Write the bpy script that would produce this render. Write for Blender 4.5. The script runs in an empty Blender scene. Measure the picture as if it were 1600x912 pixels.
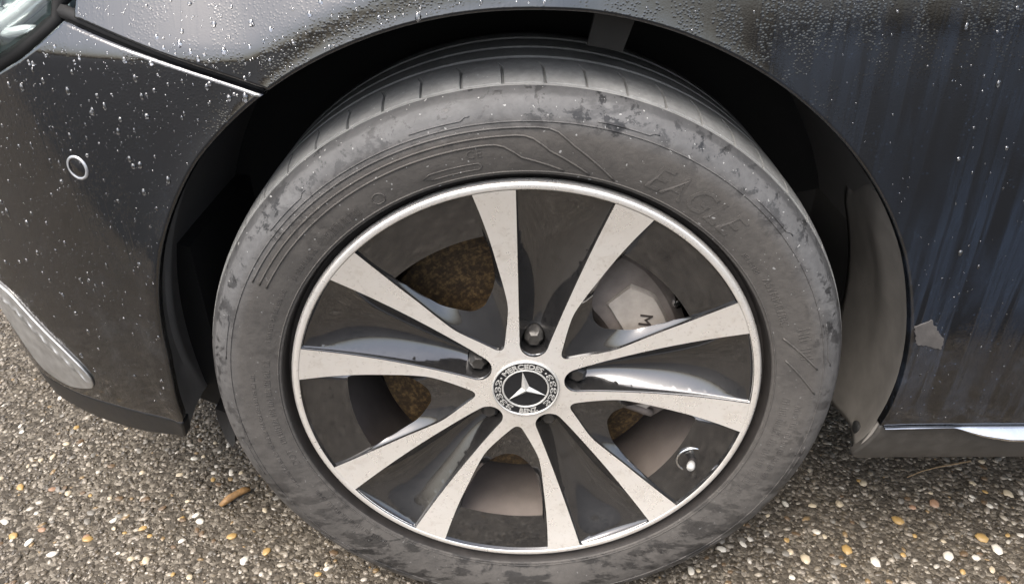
import bpy, bmesh, math, random
import numpy as np
from mathutils import Vector, Matrix, Euler
from mathutils.geometry import delaunay_2d_cdt

random.seed(7)
rng = np.random.default_rng(11)
R = math.radians
scene = bpy.context.scene
col = scene.collection
H = 0.315                                    # wheel centre above the ground

# ------------------------------------------------------------------ camera
cam_d = bpy.data.cameras.new('camera')
cam = bpy.data.objects.new('camera', cam_d)
col.objects.link(cam)
cam_d.sensor_width = 36.0
cam_d.lens = 1155.0 / 1600.0 * 36.0
cam_d.clip_start = 0.02
cam_d.clip_end = 2000.0
_pit, _yaw, _rol = 0.54186, -0.01013, -0.00623
_f = Vector((math.sin(_yaw) * math.cos(_pit), math.cos(_yaw) * math.cos(_pit), -math.sin(_pit)))
_r = Vector((math.cos(_yaw), -math.sin(_yaw), 0.0))
_u = _r.cross(_f)
_r2 = _r * math.cos(_rol) + _u * math.sin(_rol)
_u2 = -_r * math.sin(_rol) + _u * math.cos(_rol)
_m = Matrix((_r2, _u2, -_f)).transposed().to_4x4()
_m.translation = Vector((-0.00756, -0.60098, 0.49084 + H))
cam.matrix_world = _m
scene.camera = cam

# ------------------------------------------------------------------ sky, sun, exposure
SUN_EL, SUN_AZ = 62.0, 215.0                 # overcast: a broad weak sun behind the photographer's left shoulder
world = bpy.data.worlds.new('World')
scene.world = world
world.use_nodes = True
wn = world.node_tree
wn.nodes.clear()
sky = wn.nodes.new('ShaderNodeTexSky')
sky.sky_type = 'NISHITA'
sky.sun_disc = False
sky.sun_elevation = R(SUN_EL)
sky.sun_rotation = R(SUN_AZ)
sky.air_density = 1.0
sky.dust_density = 6.0
sky.ozone_density = 1.0
hs = wn.nodes.new('ShaderNodeHueSaturation')
hs.inputs['Saturation'].default_value = 0.70
bg = wn.nodes.new('ShaderNodeBackground')
bg.inputs['Strength'].default_value = 0.15
wo = wn.nodes.new('ShaderNodeOutputWorld')
wn.links.new(sky.outputs[0], hs.inputs['Color'])
wn.links.new(hs.outputs[0], bg.inputs['Color'])
wn.links.new(bg.outputs[0], wo.inputs['Surface'])

sun_d = bpy.data.lights.new('sun', 'SUN')
sun = bpy.data.objects.new('sun', sun_d)
col.objects.link(sun)
sun_d.energy = 0.8
sun_d.angle = R(40)
sun_d.color = (1.0, 0.975, 0.94)
_az = R(SUN_AZ)
_sd = Vector((math.sin(_az) * math.cos(R(SUN_EL)), math.cos(_az) * math.cos(R(SUN_EL)), math.sin(R(SUN_EL))))
sun.rotation_euler = _sd.to_track_quat('Z', 'Y').to_euler()
scene.view_settings.view_transform = 'Standard'
scene.view_settings.look = 'None'
scene.view_settings.gamma = 1.0
scene.view_settings.use_curve_mapping = False
scene.view_settings.exposure = 1.6
scene.cycles.max_bounces = 7
scene.cycles.diffuse_bounces = 3
scene.cycles.glossy_bounces = 4
scene.cycles.transmission_bounces = 6
scene.cycles.caustics_refractive = False
scene.cycles.caustics_reflective = False

# ------------------------------------------------------------------ helpers
class Mat:
    """small wrapper to write node materials briefly"""
    def __init__(self, name):
        self.m = bpy.data.materials.new(name)
        self.m.use_nodes = True
        self.t = self.m.node_tree
        self.b = self.t.nodes['Principled BSDF']
        self._co = None
    def n(self, kind, **kw):
        x = self.t.nodes.new('ShaderNode' + kind)
        for k, v in kw.items():
            setattr(x, k, v)
        return x
    def link(self, a, b):
        self.t.links.new(a, b)
    def co(self):
        if self._co is None:
            self._co = self.n('TexCoord').outputs['Object']
        return self._co
    def mapped(self, scale=(1, 1, 1), rot=(0, 0, 0), loc=(0, 0, 0)):
        mp = self.n('Mapping')
        mp.inputs['Scale'].default_value = scale
        mp.inputs['Rotation'].default_value = rot
        mp.inputs['Location'].default_value = loc
        self.link(self.co(), mp.inputs[0])
        return mp.outputs[0]
    def noise(self, scale, detail=4, rough=0.55, vec=None, dist=0.0):
        x = self.n('TexNoise')
        x.inputs['Scale'].default_value = scale
        x.inputs['Detail'].default_value = detail
        x.inputs['Roughness'].default_value = rough
        x.inputs['Distortion'].default_value = dist
        self.link(vec if vec is not None else self.co(), x.inputs['Vector'])
        return x.outputs[0]
    def voro(self, scale, vec=None, feature='F1', out='Distance', rand=1.0):
        x = self.n('TexVoronoi', feature=feature)
        x.inputs['Scale'].default_value = scale
        x.inputs['Randomness'].default_value = rand
        self.link(vec if vec is not None else self.co(), x.inputs['Vector'])
        return x.outputs[out]
    def ramp(self, src, stops, interp='LINEAR'):
        x = self.n('ValToRGB')
        cr = x.color_ramp
        cr.interpolation = interp
        while len(cr.elements) < len(stops):
            cr.elements.new(0.5)
        for e, (p, c) in zip(cr.elements, stops):
            e.position = p
            e.color = c if len(c) == 4 else (*c, 1)
        self.link(src, x.inputs[0])
        return x.outputs[0]
    def g(self, src, lo, hi):                # value remapped to 0..1, clamped
        x = self.n('MapRange')
        x.inputs['From Min'].default_value = lo
        x.inputs['From Max'].default_value = hi
        self.link(src, x.inputs['Value'])
        return x.outputs[0]
    def rng(self, src, a, b):                # 0..1 -> a..b
        x = self.n('MapRange')
        x.inputs['To Min'].default_value = a
        x.inputs['To Max'].default_value = b
        self.link(src, x.inputs['Value'])
        return x.outputs[0]
    def math(self, op, a, b=None, c=None):
        x = self.n('Math', operation=op)
        for i, v in enumerate((a, b, c)):
            if v is None:
                continue
            if isinstance(v, (int, float)):
                x.inputs[i].default_value = v
            else:
                self.link(v, x.inputs[i])
        return x.outputs[0]
    def mix(self, f, a, b):
        x = self.n('Mix', data_type='RGBA')
        for s, v in ((x.inputs[0], f), (x.inputs[6], a), (x.inputs[7], b)):
            if isinstance(v, (int, float)):
                s.default_value = v
            elif isinstance(v, tuple):
                s.default_value = (*v, 1)
            else:
                self.link(v, s)
        return x.outputs[2]
    def bump(self, h, strength=0.3, dist=0.001, normal=None):
        x = self.n('Bump')
        x.inputs['Strength'].default_value = strength
        x.inputs['Distance'].default_value = dist
        self.link(h, x.inputs['Height'])
        if normal is not None:
            self.link(normal, x.inputs['Normal'])
        return x.outputs[0]
    def set(self, **kw):
        for k, v in kw.items():
            s = self.b.inputs[k.replace('_', ' ')]
            if isinstance(v, (int, float)):
                s.default_value = v
            elif isinstance(v, tuple):
                s.default_value = (*v, 1) if len(v) == 3 else v
            else:
                self.link(v, s)
        return self
    def sep(self, vec=None):
        x = self.n('SeparateXYZ')
        self.link(vec if vec is not None else self.co(), x.inputs[0])
        return x.outputs

def new_obj(name, verts, faces, mats, parent=None, smooth=True, fmat=None, normals=None, angle=None):
    me = bpy.data.meshes.new(name)
    me.from_pydata([tuple(map(float, v)) for v in verts], [], [tuple(map(int, f)) for f in faces])
    for m in (mats if isinstance(mats, (list, tuple)) else [mats]):
        me.materials.append(m.m if isinstance(m, Mat) else m)
    if fmat is not None:
        me.polygons.foreach_set('material_index', np.asarray(fmat, dtype=np.int32))
    me.polygons.foreach_set('use_smooth', np.full(len(me.polygons), smooth, dtype=bool))
    me.update()
    if normals is not None:
        me.normals_split_custom_set_from_vertices([tuple(map(float, n)) for n in normals])
    elif angle is not None:
        bm = bmesh.new(); bm.from_mesh(me)
        for e in bm.edges:
            if len(e.link_faces) == 2 and e.calc_face_angle(0) > angle:
                e.smooth = False
        bm.to_mesh(me); bm.free()
    o = bpy.data.objects.new(name, me)
    col.objects.link(o)
    if parent is not None:
        o.parent = parent
    return o

def tag(o, label=None, cat=None, group=None, kind=None):
    if label: o['label'] = label
    if cat: o['category'] = cat
    if group: o['group'] = group
    if kind: o['kind'] = kind
    return o

def in_poly(pts, poly):
    pts = np.asarray(pts, float); poly = np.asarray(poly, float)
    x, y = pts[:, 0], pts[:, 1]
    ins = np.zeros(len(pts), bool)
    n = len(poly)
    for i in range(n):
        x1, y1 = poly[i]; x2, y2 = poly[(i + 1) % n]
        c = (y1 > y) != (y2 > y)
        with np.errstate(divide='ignore', invalid='ignore'):
            xi = (x2 - x1) * (y - y1) / (y2 - y1) + x1
        ins ^= c & (x < xi)
    return ins

def dist_poly(pts, poly, closed=True):
    pts = np.asarray(pts, float); poly = np.asarray(poly, float)
    d = np.full(len(pts), 1e9)
    n = len(poly)
    for i in range(n if closed else n - 1):
        a = poly[i]; b = poly[(i + 1) % n]
        ab = b - a; L = (ab @ ab) or 1e-18
        t = np.clip(((pts - a) @ ab) / L, 0, 1)
        d = np.minimum(d, np.hypot(*(pts - a - t[:, None] * ab).T))
    return d

def resample(poly, step, closed=True):
    poly = [np.asarray(p, float) for p in poly]
    out = []
    n = len(poly)
    for i in range(n if closed else n - 1):
        a = poly[i]; b = poly[(i + 1) % n]
        k = max(1, int(round(np.linalg.norm(b - a) / step)))
        for j in range(k):
            out.append(a + (b - a) * j / k)
    if not closed:
        out.append(poly[-1])
    return np.array(out)

def area2(p):
    p = np.asarray(p)
    q = np.roll(p, -1, 0)
    return 0.5 * np.sum(p[:, 0] * q[:, 1] - q[:, 0] * p[:, 1])

def smooth_line(ctrl, step):
    """Catmull-Rom through control points"""
    c = [np.asarray(p, float) for p in ctrl]
    c = [2 * c[0] - c[1]] + c + [2 * c[-1] - c[-2]]
    out = []
    for i in range(1, len(c) - 2):
        p0, p1, p2, p3 = c[i - 1:i + 3]
        k = max(2, int(np.linalg.norm(p2 - p1) / step))
        for j in range(k):
            t = j / k
            out.append(0.5 * ((2 * p1) + (-p0 + p2) * t + (2 * p0 - 5 * p1 + 4 * p2 - p3) * t * t + (-p0 + 3 * p1 - 3 * p2 + p3) * t ** 3))
    out.append(c[-2])
    return np.array(out)

def out_normals(loop):
    p = np.asarray(loop); t = np.roll(p, -1, 0) - np.roll(p, 1, 0)
    t /= np.linalg.norm(t, axis=1)[:, None] + 1e-12
    return np.stack([t[:, 1], -t[:, 0]], 1)           # outward for a CCW loop

def grad_normals(fn, P, eps=0.0006):
    dx = (fn(P + [eps, 0]) - fn(P - [eps, 0])) / (2 * eps)
    dz = (fn(P + [0, eps]) - fn(P - [0, eps])) / (2 * eps)
    n = np.stack([dx, -np.ones(len(P)), dz], 1)
    return n / np.linalg.norm(n, axis=1)[:, None]

def panel(name, outline, spacing, fn, mat, parent, lip=0.004, depth=0.025, step=0.006, lift=0.0, extra=None):
    """a sheet-metal panel: outline in (x, z'), surface y = fn(x, z'), rounded and folded edge"""
    loop = resample(outline, step)
    if area2(loop) < 0:
        loop = loop[::-1]
    nb = len(loop)
    on = out_normals(loop)
    base = loop - on * lip
    lo, hi = base.min(0), base.max(0)
    gx, gy = np.meshgrid(np.arange(lo[0], hi[0], spacing), np.arange(lo[1], hi[1], spacing * 0.87))
    gx[1::2] += spacing / 2
    g = np.stack([gx.ravel(), gy.ravel()], 1)
    g = g[in_poly(g, base)]
    g = g[dist_poly(g, base) > spacing * 0.45]
    if extra is not None:
        g = np.vstack([g, extra])
    pts = np.vstack([base, g])
    vs, es, fs, *_ = delaunay_2d_cdt([Vector(p) for p in pts], [(i, (i + 1) % nb) for i in range(nb)], [], 1, 1e-7)
    P = np.array([(v.x, v.y) for v in vs])
    Y = fn(P) + lift
    N = grad_normals(fn, P)
    V = [(p[0], y, p[1] + H) for p, y in zip(P, Y)]
    NN = [tuple(n) for n in N]
    F = []
    for f in fs:
        f = list(f)
        if area2(P[f]) < 0: f = f[::-1]
        F.append(f)
    # rounded edge rings (first nb cdt verts are the loop, in order)
    Yb = fn(base) + lift; Nb = grad_normals(fn, base)
    prev = list(range(nb))
    for th in (30, 60, 90, 'deep'):
        start = len(V)
        for i in range(nb):
            o3 = np.array([on[i, 0], 0.0, on[i, 1]])
            if th == 'deep':
                q = base[i] + on[i] * lip; y = Yb[i] + lip + depth; n = o3
            else:
                s, c = math.sin(R(th)), math.cos(R(th))
                q = base[i] + on[i] * lip * s; y = Yb[i] + lip * (1 - c); n = Nb[i] * c + o3 * s
            n = n / np.linalg.norm(n)
            V.append((q[0], y, q[1] + H)); NN.append(tuple(n))
        cur = list(range(start, start + nb))
        for i in range(nb):
            j = (i + 1) % nb
            F.append([prev[i], cur[i], cur[j], prev[j]])
        prev = cur
    return new_obj(name, V, F, mat, parent, normals=NN)

def lathe(name, prof, mats, parent, seg=160, a0=0.0, a1=360.0, fm=None, flip=False, angle=None):
    """prof: list of (y, r); revolved about the wheel axis"""
    closed = abs(a1 - a0) >= 360
    k = seg if closed else seg + 1
    V, F, M = [], [], []
    for i in range(k):
        a = R(a0 + (a1 - a0) * i / seg)
        for y, r in prof:
            V.append((r * math.cos(a), y, r * math.sin(a) + H))
    n = len(prof)
    for i in range(seg):
        j = (i + 1) % k
        for p in range(n - 1):
            q = [i * n + p, j * n + p, j * n + p + 1, i * n + p + 1]
            F.append(q[::-1] if flip else q)
            M.append(fm[p] if fm else 0)
    return new_obj(name, V, F, mats, parent, fmat=M, angle=angle)

def tube(name, pts, rad, mat, parent, seg=8, caps=True):
    pts = [Vector(p) for p in pts]
    V, F = [], []
    rads = rad if isinstance(rad, (list, tuple)) else [rad] * len(pts)
    up = Vector((0.13, 0.9, 0.31)).normalized()
    for i, p in enumerate(pts):
        t = (pts[min(i + 1, len(pts) - 1)] - pts[max(i - 1, 0)]).normalized()
        a = t.cross(up).normalized(); b = t.cross(a)
        for k in range(seg):
            an = 2 * math.pi * k / seg
            V.append(p + (a * math.cos(an) + b * math.sin(an)) * rads[i])
    for i in range(len(pts) - 1):
        for k in range(seg):
            l = (k + 1) % seg
            F.append([i * seg + k, i * seg + l, (i + 1) * seg + l, (i + 1) * seg + k])
    if caps:
        F.append(list(range(seg))[::-1]); F.append([(len(pts) - 1) * seg + k for k in range(seg)])
    return new_obj(name, V, F, mat, parent)

def text_mesh(body, size, bold=0.0):
    c = bpy.data.curves.new('lettering', 'FONT')
    c.body = body; c.size = size; c.extrude = 0.5; c.offset = bold
    c.align_x = 'CENTER'; c.resolution_u = 3
    o = bpy.data.objects.new('lettering_source', c)
    col.objects.link(o)
    me = bpy.data.meshes.new_from_object(o.evaluated_get(bpy.context.evaluated_depsgraph_get()))
    V = np.array([v.co[:] for v in me.vertices]); F = [list(p.vertices) for p in me.polygons]
    bpy.data.objects.remove(o); bpy.data.curves.remove(c); bpy.data.meshes.remove(me)
    return V, F

def arc_text(name, body, size, r0, ang, surf, h, mat, parent, outside=True, bold=0.0, stretch=1.0, shear=0.0):
    """letters wrapped on a circle about the wheel axis; surf(r) gives the depth they stand on"""
    V, F = text_mesh(body, size, bold)
    out = []
    for x, y, z in V:
        x = (x + shear * y) * stretch
        if outside:
            r = r0 + y; a = R(ang) - x / r0
        else:
            r = r0 - y; a = R(ang) + x / r0
        yy = surf(r) - (h if z > 0 else -0.0006)
        out.append((r * math.cos(a), yy, r * math.sin(a) + H))
    return new_obj(name, out, F, mat, parent, smooth=False)

# ------------------------------------------------------------------ materials
def make_paint():
    m = Mat('wet_black_paint')
    xyz = m.sep()
    right = m.g(m.math('ADD', xyz[0], m.math('MULTIPLY', m.math('SUBTRACT', m.noise(9, 2), 0.5), 0.25)), 0.0, 0.36)
    flow = m.noise(1.0, 3, 0.55, m.mapped((70, 6, 2.6), (0, R(5), 0)), 0.55)
    flow2 = m.noise(1.0, 2, 0.5, m.mapped((230, 10, 12), (0, R(4), 0)), 0.35)
    runs = m.math('MAXIMUM', m.g(flow, 0.49, 0.55), m.math('MULTIPLY', m.g(flow2, 0.55, 0.60), 0.55))
    runs = m.math('MULTIPLY', runs, m.math('MULTIPLY', m.rng(right, 0.55, 1.0), m.rng(m.g(m.noise(1.0, 3, 0.6, m.mapped((30, 6, 9))), 0.38, 0.55), 0.45, 1.0)))
    # beaded rain, in patches that leave smooth sheets of water between them
    patch = m.g(m.noise(1.0, 3, 0.6, m.mapped((34, 12, 15))), 0.46, 0.50)
    beads = m.voro(420.0)
    bead_h = m.math('MULTIPLY', m.math('SUBTRACT', 1.0, m.g(beads, 0.1, 0.5)), patch)
    fine = m.noise(700, 2, 0.5)
    h = m.math('ADD', m.math('MULTIPLY', bead_h, m.rng(right, 0.55, 0.3)), m.math('MULTIPLY', runs, 0.5))
    h = m.math('ADD', h, m.math('MULTIPLY', fine, 0.15))
    nrm = m.bump(h, 0.30, 0.0006)
    # thin film of mist, dirt and painted blue reflection; the runs washed it off
    low = m.g(xyz[2], 0.52, 0.26)
    mist_refl = m.math('MULTIPLY', m.math('SUBTRACT', 1.0, m.math('MULTIPLY', runs, 0.95)), m.math('MULTIPLY', m.rng(m.noise(40, 3, 0.65), 0.5, 1.4), m.rng(m.g(m.noise(5.5, 2, 0.5), 0.36, 0.62), 0.35, 1.7)))
    blot = m.math('MULTIPLY', m.g(m.noise(24, 4, 0.72, dist=0.4), 0.53, 0.66), low)
    spk = m.math('MULTIPLY', m.g(m.voro(190.0), 0.20, 0.10), m.g(m.noise(75, 2), 0.50, 0.58))
    film = m.math('MULTIPLY', mist_refl, m.math('ADD', m.rng(low, 0.006, 0.009), m.math('MULTIPLY', right, 0.036)))
    dirt_refl = m.math('ADD', film, m.math('MULTIPLY', m.math('MULTIPLY', blot, m.g(fine, 0.38, 0.62)), 0.15))
    dirt_refl = m.math('MINIMUM', m.math('ADD', dirt_refl, m.math('MULTIPLY', spk, m.rng(low, 0.08, 0.30))), 0.85)
    fcol = m.mix(right, (0.15, 0.19, 0.24), (0.095, 0.155, 0.27))  # blue reflections put into the film colour, stronger to the right
    fcol = m.mix(m.math('MULTIPLY', low, m.rng(right, 0.8, 0.35)), fcol, (0.26, 0.24, 0.215))
    m.set(Base_Color=m.mix(dirt_refl, (0.0012, 0.0013, 0.0016), fcol), Roughness=0.6,
          Coat_Weight=m.rng(dirt_refl, 1.0, 0.35), Coat_Roughness=m.rng(dirt_refl, 0.015, 0.5), Coat_IOR=2.0, Normal=nrm)
    m.b.inputs['Specular IOR Level'].default_value = 0.0
    m.link(nrm, m.b.inputs['Coat Normal'])
    return m

def make_rubber(name, dust_col, wet=1.0):
    m = Mat(name)
    xyz = m.sep()
    zz = m.math('SUBTRACT', xyz[2], H)
    rad = m.math('SQRT', m.math('ADD', m.math('MULTIPLY', xyz[0], xyz[0]), m.math('MULTIPLY', zz, zz)))
    n1 = m.noise(20, 4, 0.6)
    n2 = m.noise(150, 4, 0.65)
    d = m.rng(m.math('ADD', m.math('MULTIPLY', n1, 0.6), m.math('MULTIPLY', n2, 0.4)), 0.12, 1.25)
    # wet flecks and scuffed-clean marks, mostly near the shoulder
    sh = m.g(rad, 0.285, 0.312)
    lowp = m.g(zz, -0.02, -0.22)
    fl = m.g(m.noise(52, 5, 0.74, dist=0.3), 0.525, 0.575)
    fl2 = m.g(m.noise(1.0, 4, 0.7, m.mapped((26, 26, 60), (0, R(20), 0), (3, 1, 7)), 0.25), 0.49, 0.57)
    mask = m.math('MULTIPLY', fl, m.math('ADD', m.math('MULTIPLY', sh, 0.72), m.math('MULTIPLY', m.g(n1, 0.5, 0.65), 0.35)))
    mask2 = m.math('MULTIPLY', fl2, m.math('ADD', m.math('MULTIPLY', lowp, 0.75), m.math('MULTIPLY', m.math('MULTIPLY', sh, m.g(n1, 0.48, 0.62)), 0.6)))
    wetm = m.math('MULTIPLY', m.math('MINIMUM', m.math('ADD', mask, mask2), 1.0), wet)
    edge = m.math('MULTIPLY', m.g(m.math('ADD', rad, m.math('MULTIPLY', m.math('SUBTRACT', n2, 0.5), 0.006)), 0.3165, 0.3180), 0.45 * wet)
    wetm = m.math('MAXIMUM', wetm, edge)
    d = m.math('MULTIPLY', d, m.math('SUBTRACT', 1.0, m.math('MULTIPLY', wetm, 0.88)))
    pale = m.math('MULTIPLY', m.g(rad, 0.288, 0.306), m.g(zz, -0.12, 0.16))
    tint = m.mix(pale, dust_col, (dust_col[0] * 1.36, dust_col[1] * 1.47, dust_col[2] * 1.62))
    spk = m.math('MULTIPLY', m.g(m.noise(260, 1), 0.735, 0.76), m.rng(m.g(zz, 0.05, 0.2), 0.25, 0.8))
    colr = m.mix(d, (0.010, 0.010, 0.0105), tint)
    colr = m.mix(spk, colr, (0.30, 0.30, 0.29))
    hgt = m.math('ADD', m.math('MULTIPLY', n2, 0.7), m.math('MULTIPLY', n1, 0.4))
    m.set(Base_Color=colr, Roughness=m.rng(wetm, 0.70, 0.36), Normal=m.bump(hgt, 0.6, 0.0014))
    m.b.inputs['Specular IOR Level'].default_value = 0.35
    return m

def make_alloy():
    m = Mat('machined_alloy')
    xyz = m.sep()
    zz = m.math('SUBTRACT', xyz[2], H)
    rad = m.math('SQRT', m.math('ADD', m.math('MULTIPLY', xyz[0], xyz[0]), m.math('MULTIPLY', zz, zz)))
    cmb = m.n('CombineXYZ'); m.link(rad, cmb.inputs[0])
    turn = m.noise(1600, 2, 0.5, cmb.outputs[0])                 # lathe lines
    n1 = m.noise(26, 5, 0.65); n2 = m.noise(260, 4, 0.6)
    blot = m.g(m.noise(60, 5, 0.68, dist=0.5), 0.54, 0.72)
    c = m.mix(n1, (0.84, 0.80, 0.73), (0.94, 0.92, 0.88))
    c = m.mix(m.math('MULTIPLY', blot, 0.30), c, (0.42, 0.35, 0.26))
    c = m.mix(m.math('MULTIPLY', m.g(n2, 0.58, 0.72), 0.35), c, (0.34, 0.29, 0.23))
    m.set(Base_Color=c, Metallic=0.70, Roughness=m.rng(m.math('ADD', m.math('MULTIPLY', n1, 0.6), m.math('MULTIPLY', blot, 0.4)), 0.22, 0.44),
          Normal=m.bump(m.math('ADD', turn, m.math('MULTIPLY', n2, 0.5)), 0.06, 0.0003))
    return m

def make_gloss_black(name='gloss_black_wheel', dust=0.034):
    m = Mat(name)
    n1 = m.noise(16, 4, 0.6, dist=0.3); n2 = m.noise(260, 4, 0.65)
    d = m.rng(m.g(m.math('ADD', m.math('MULTIPLY', n1, 0.55), m.math('MULTIPLY', n2, 0.45)), 0.36, 0.66), dust * 0.2, dust * 1.3)
    wetspot = m.math('MULTIPLY', m.g(m.noise(120, 3, 0.6, dist=0.8), 0.57, 0.60), m.g(m.noise(24, 2), 0.40, 0.52))
    d = m.math('MULTIPLY', d, m.math('SUBTRACT', 1.0, m.math('MULTIPLY', wetspot, 0.8)))
    c = m.mix(d, (0.007, 0.007, 0.0075), (0.34, 0.32, 0.29))
    m.set(Base_Color=c, Roughness=m.rng(d, 0.12, 1.6), Coat_Weight=0.7, Coat_Roughness=m.rng(d, 0.03, 1.4), Coat_IOR=2.0,
          Normal=m.bump(m.math('ADD', m.math('MULTIPLY', wetspot, 0.5), m.math('MULTIPLY', n2, 0.2)), 0.10, 0.0006))
    return m

def make_plain(name, c, rough=0.5, metal=0.0, var=0.25, scale=60.0, bump=0.1, c2=None):
    m = Mat(name)
    n = m.noise(scale, 5, 0.62)
    dark = tuple(x * (1 - var) for x in c)
    lite = c2 if c2 else tuple(min(1, x * (1 + var)) for x in c)
    m.set(Base_Color=m.mix(m.g(n, 0.3, 0.7), dark, lite), Roughness=m.rng(n, max(0.02, rough - 0.08), rough + 0.08), Metallic=metal,
          Normal=m.bump(m.noise(scale * 5, 3), bump, 0.0006))
    return m

def make_clear(name, ior, rough, tint=(1, 1, 1)):
    """thin clear layer: mirror-like by Fresnel, otherwise see-through"""
    m = Mat(name)
    m.t.nodes.remove(m.b)
    tr, gl, mx, fr = m.n('BsdfTransparent'), m.n('BsdfGlossy'), m.n('MixShader'), m.n('Fresnel')
    tr.inputs[0].default_value = (*tint, 1)
    gl.inputs['Roughness'].default_value = rough
    fr.inputs['IOR'].default_value = ior
    m.link(fr.outputs[0], mx.inputs[0]); m.link(tr.outputs[0], mx.inputs[1]); m.link(gl.outputs[0], mx.inputs[2])
    m.link(mx.outputs[0], m.t.nodes['Material Output'].inputs['Surface'])
    return m, fr, gl

PAINT = make_paint()
RUB = make_rubber('dusty_sidewall_rubber', (0.092, 0.085, 0.077))
RUBT = make_rubber('dusty_tread_rubber', (0.195, 0.182, 0.160), 0.2)
RUBC = make_plain('clean_bead_rubber', (0.017, 0.0145, 0.013), 0.6, var=0.3)
ALLOY = make_alloy()
GBLACK = make_gloss_black()
GWIN = make_gloss_black('gloss_black_window_walls', 0.028)
BARREL = make_plain('brake_dusted_barrel', (0.115, 0.098, 0.087), 0.6, 0.0, 0.15, 40, 0.05)
def make_rust():
    m = Mat('rusty_disc')
    xyz = m.sep(); zz = m.math('SUBTRACT', xyz[2], H)
    rad = m.math('SQRT', m.math('ADD', m.math('MULTIPLY', xyz[0], xyz[0]), m.math('MULTIPLY', zz, zz)))
    cmb = m.n('CombineXYZ'); m.link(rad, cmb.inputs[0])
    ring = m.noise(420, 3, 0.6, cmb.outputs[0])
    n = m.noise(170, 5, 0.72)
    f = m.math('ADD', m.math('MULTIPLY', ring, 0.25), m.math('MULTIPLY', n, 0.75))
    m.set(Base_Color=m.ramp(f, [(0.36, (0.020, 0.014, 0.009)), (0.50, (0.060, 0.038, 0.018)), (0.58, (0.13, 0.084, 0.036)), (0.70, (0.22, 0.155, 0.08))]),
          Roughness=0.6, Metallic=0.35, Normal=m.bump(f, 0.5, 0.0008))
    return m
RUST = make_rust()
RUSTY = make_plain('orange_rust', (0.16, 0.07, 0.025), 0.8, 0.0, 0.5, 120, 0.4)
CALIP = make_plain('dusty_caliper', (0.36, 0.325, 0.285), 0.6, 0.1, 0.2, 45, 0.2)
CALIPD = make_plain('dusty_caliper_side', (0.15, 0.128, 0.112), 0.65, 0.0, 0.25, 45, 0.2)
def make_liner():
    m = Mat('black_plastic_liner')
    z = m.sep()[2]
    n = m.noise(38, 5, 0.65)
    d = m.math('MULTIPLY', m.g(m.math('ADD', z, m.math('MULTIPLY', m.math('SUBTRACT', n, 0.5), 0.25)), 0.76, 0.42), m.rng(n, 0.6, 1.3))  # dust lower down, plus the arch's deepening shade put into the colour
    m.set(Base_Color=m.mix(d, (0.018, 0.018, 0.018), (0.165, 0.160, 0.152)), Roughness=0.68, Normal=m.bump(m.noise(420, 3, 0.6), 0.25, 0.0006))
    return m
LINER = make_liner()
FLAP = make_plain('dusty_grey_splash_guard', (0.165, 0.154, 0.138), 0.68, 0.0, 0.22, 22, 0.15)
DARK = make_plain('dark_recess', (0.004, 0.004, 0.004), 0.8)
BOLT = make_plain('black_bolt', (0.05, 0.047, 0.043), 0.35, 0.4, 0.3, 160, 0.1)
CHROME = make_plain('chrome', (0.78, 0.79, 0.80), 0.10, 1.0, 0.05, 120, 0.02)
SATIN = make_plain('dirty_satin_trim', (0.46, 0.46, 0.45), 0.34, 0.8, 0.22, 70, 0.1)
CAPF = make_plain('cap_black', (0.014, 0.0145, 0.016), 0.35, 0.2, 0.3, 300, 0.05)
CAPS = make_plain('cap_silver', (0.46, 0.455, 0.43), 0.32, 0.35, 0.12, 260, 0.05)
INK = make_plain('dark_letter', (0.03, 0.024, 0.02), 0.7)
SILL = make_plain('dirty_black_sill', (0.042, 0.039, 0.035), 0.48, 0.0, 0.35, 50, 0.15)

# ------------------------------------------------------------------ ground
def ground_material():
    m = Mat('wet_aggregate_ground')
    c1 = m.voro(170.0, out='Color')
    sp = m.n('SeparateColor'); m.link(c1, sp.inputs[0])
    cc = m.ramp(sp.outputs[0], [(0.0, (0.040, 0.034, 0.026)), (0.45, (0.068, 0.058, 0.045)), (0.75, (0.105, 0.090, 0.070)), (0.92, (0.17, 0.15, 0.12)), (1.0, (0.27, 0.24, 0.20))])
    big = m.noise(2.2, 4, 0.6)
    cc = m.mix(m.math('MULTIPLY', m.g(m.noise(240, 3), 0.4, 0.7), 0.5), cc, (0.062, 0.053, 0.041))
    wet = m.g(big, 0.42, 0.62)
    h = m.math('ADD', m.math('MULTIPLY', m.voro(170.0), -1.0), m.math('MULTIPLY', m.noise(420, 3), 0.6))
    m.set(Base_Color=cc, Roughness=m.rng(wet, 0.8, 0.6), Normal=m.bump(h, 0.8, 0.003))
    m.b.inputs['Specular IOR Level'].default_value = 0.15
    return m
GROUND = ground_material()
ground = new_obj('ground', [(-200, -200, 0), (200, -200, 0), (200, 200, 0), (-200, 200, 0)], [(0, 1, 2, 3)], GROUND, None)
tag(ground, 'wet brown exposed-aggregate ground of small stones under and around the car', None, kind='structure')

ASPHALTM = make_plain('added_dark_asphalt', (0.020, 0.021, 0.023), 0.62, 0.0, 0.4, 120, 0.5)  # unseen dark sheet behind the camera, added to darken the paint's reflections
ASPHALTM.b.inputs['Specular IOR Level'].default_value = 0.15
added_asphalt = new_obj('added_asphalt', [(-200, -200, 0.004), (200, -200, 0.004), (200, -0.62, 0.004), (-200, -0.62, 0.004)], [(0, 1, 2, 3)], ASPHALTM, None)
tag(added_asphalt, 'unseen dark asphalt sheet added behind the camera for the paint to reflect', None, kind='structure')

# ------------------------------------------------------------------ the car
car = bpy.data.objects.new('parked_car', None)
col.objects.link(car)
tag(car, 'black rain-wet car seen close up at its front wheel and wheel arch', 'car')

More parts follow.
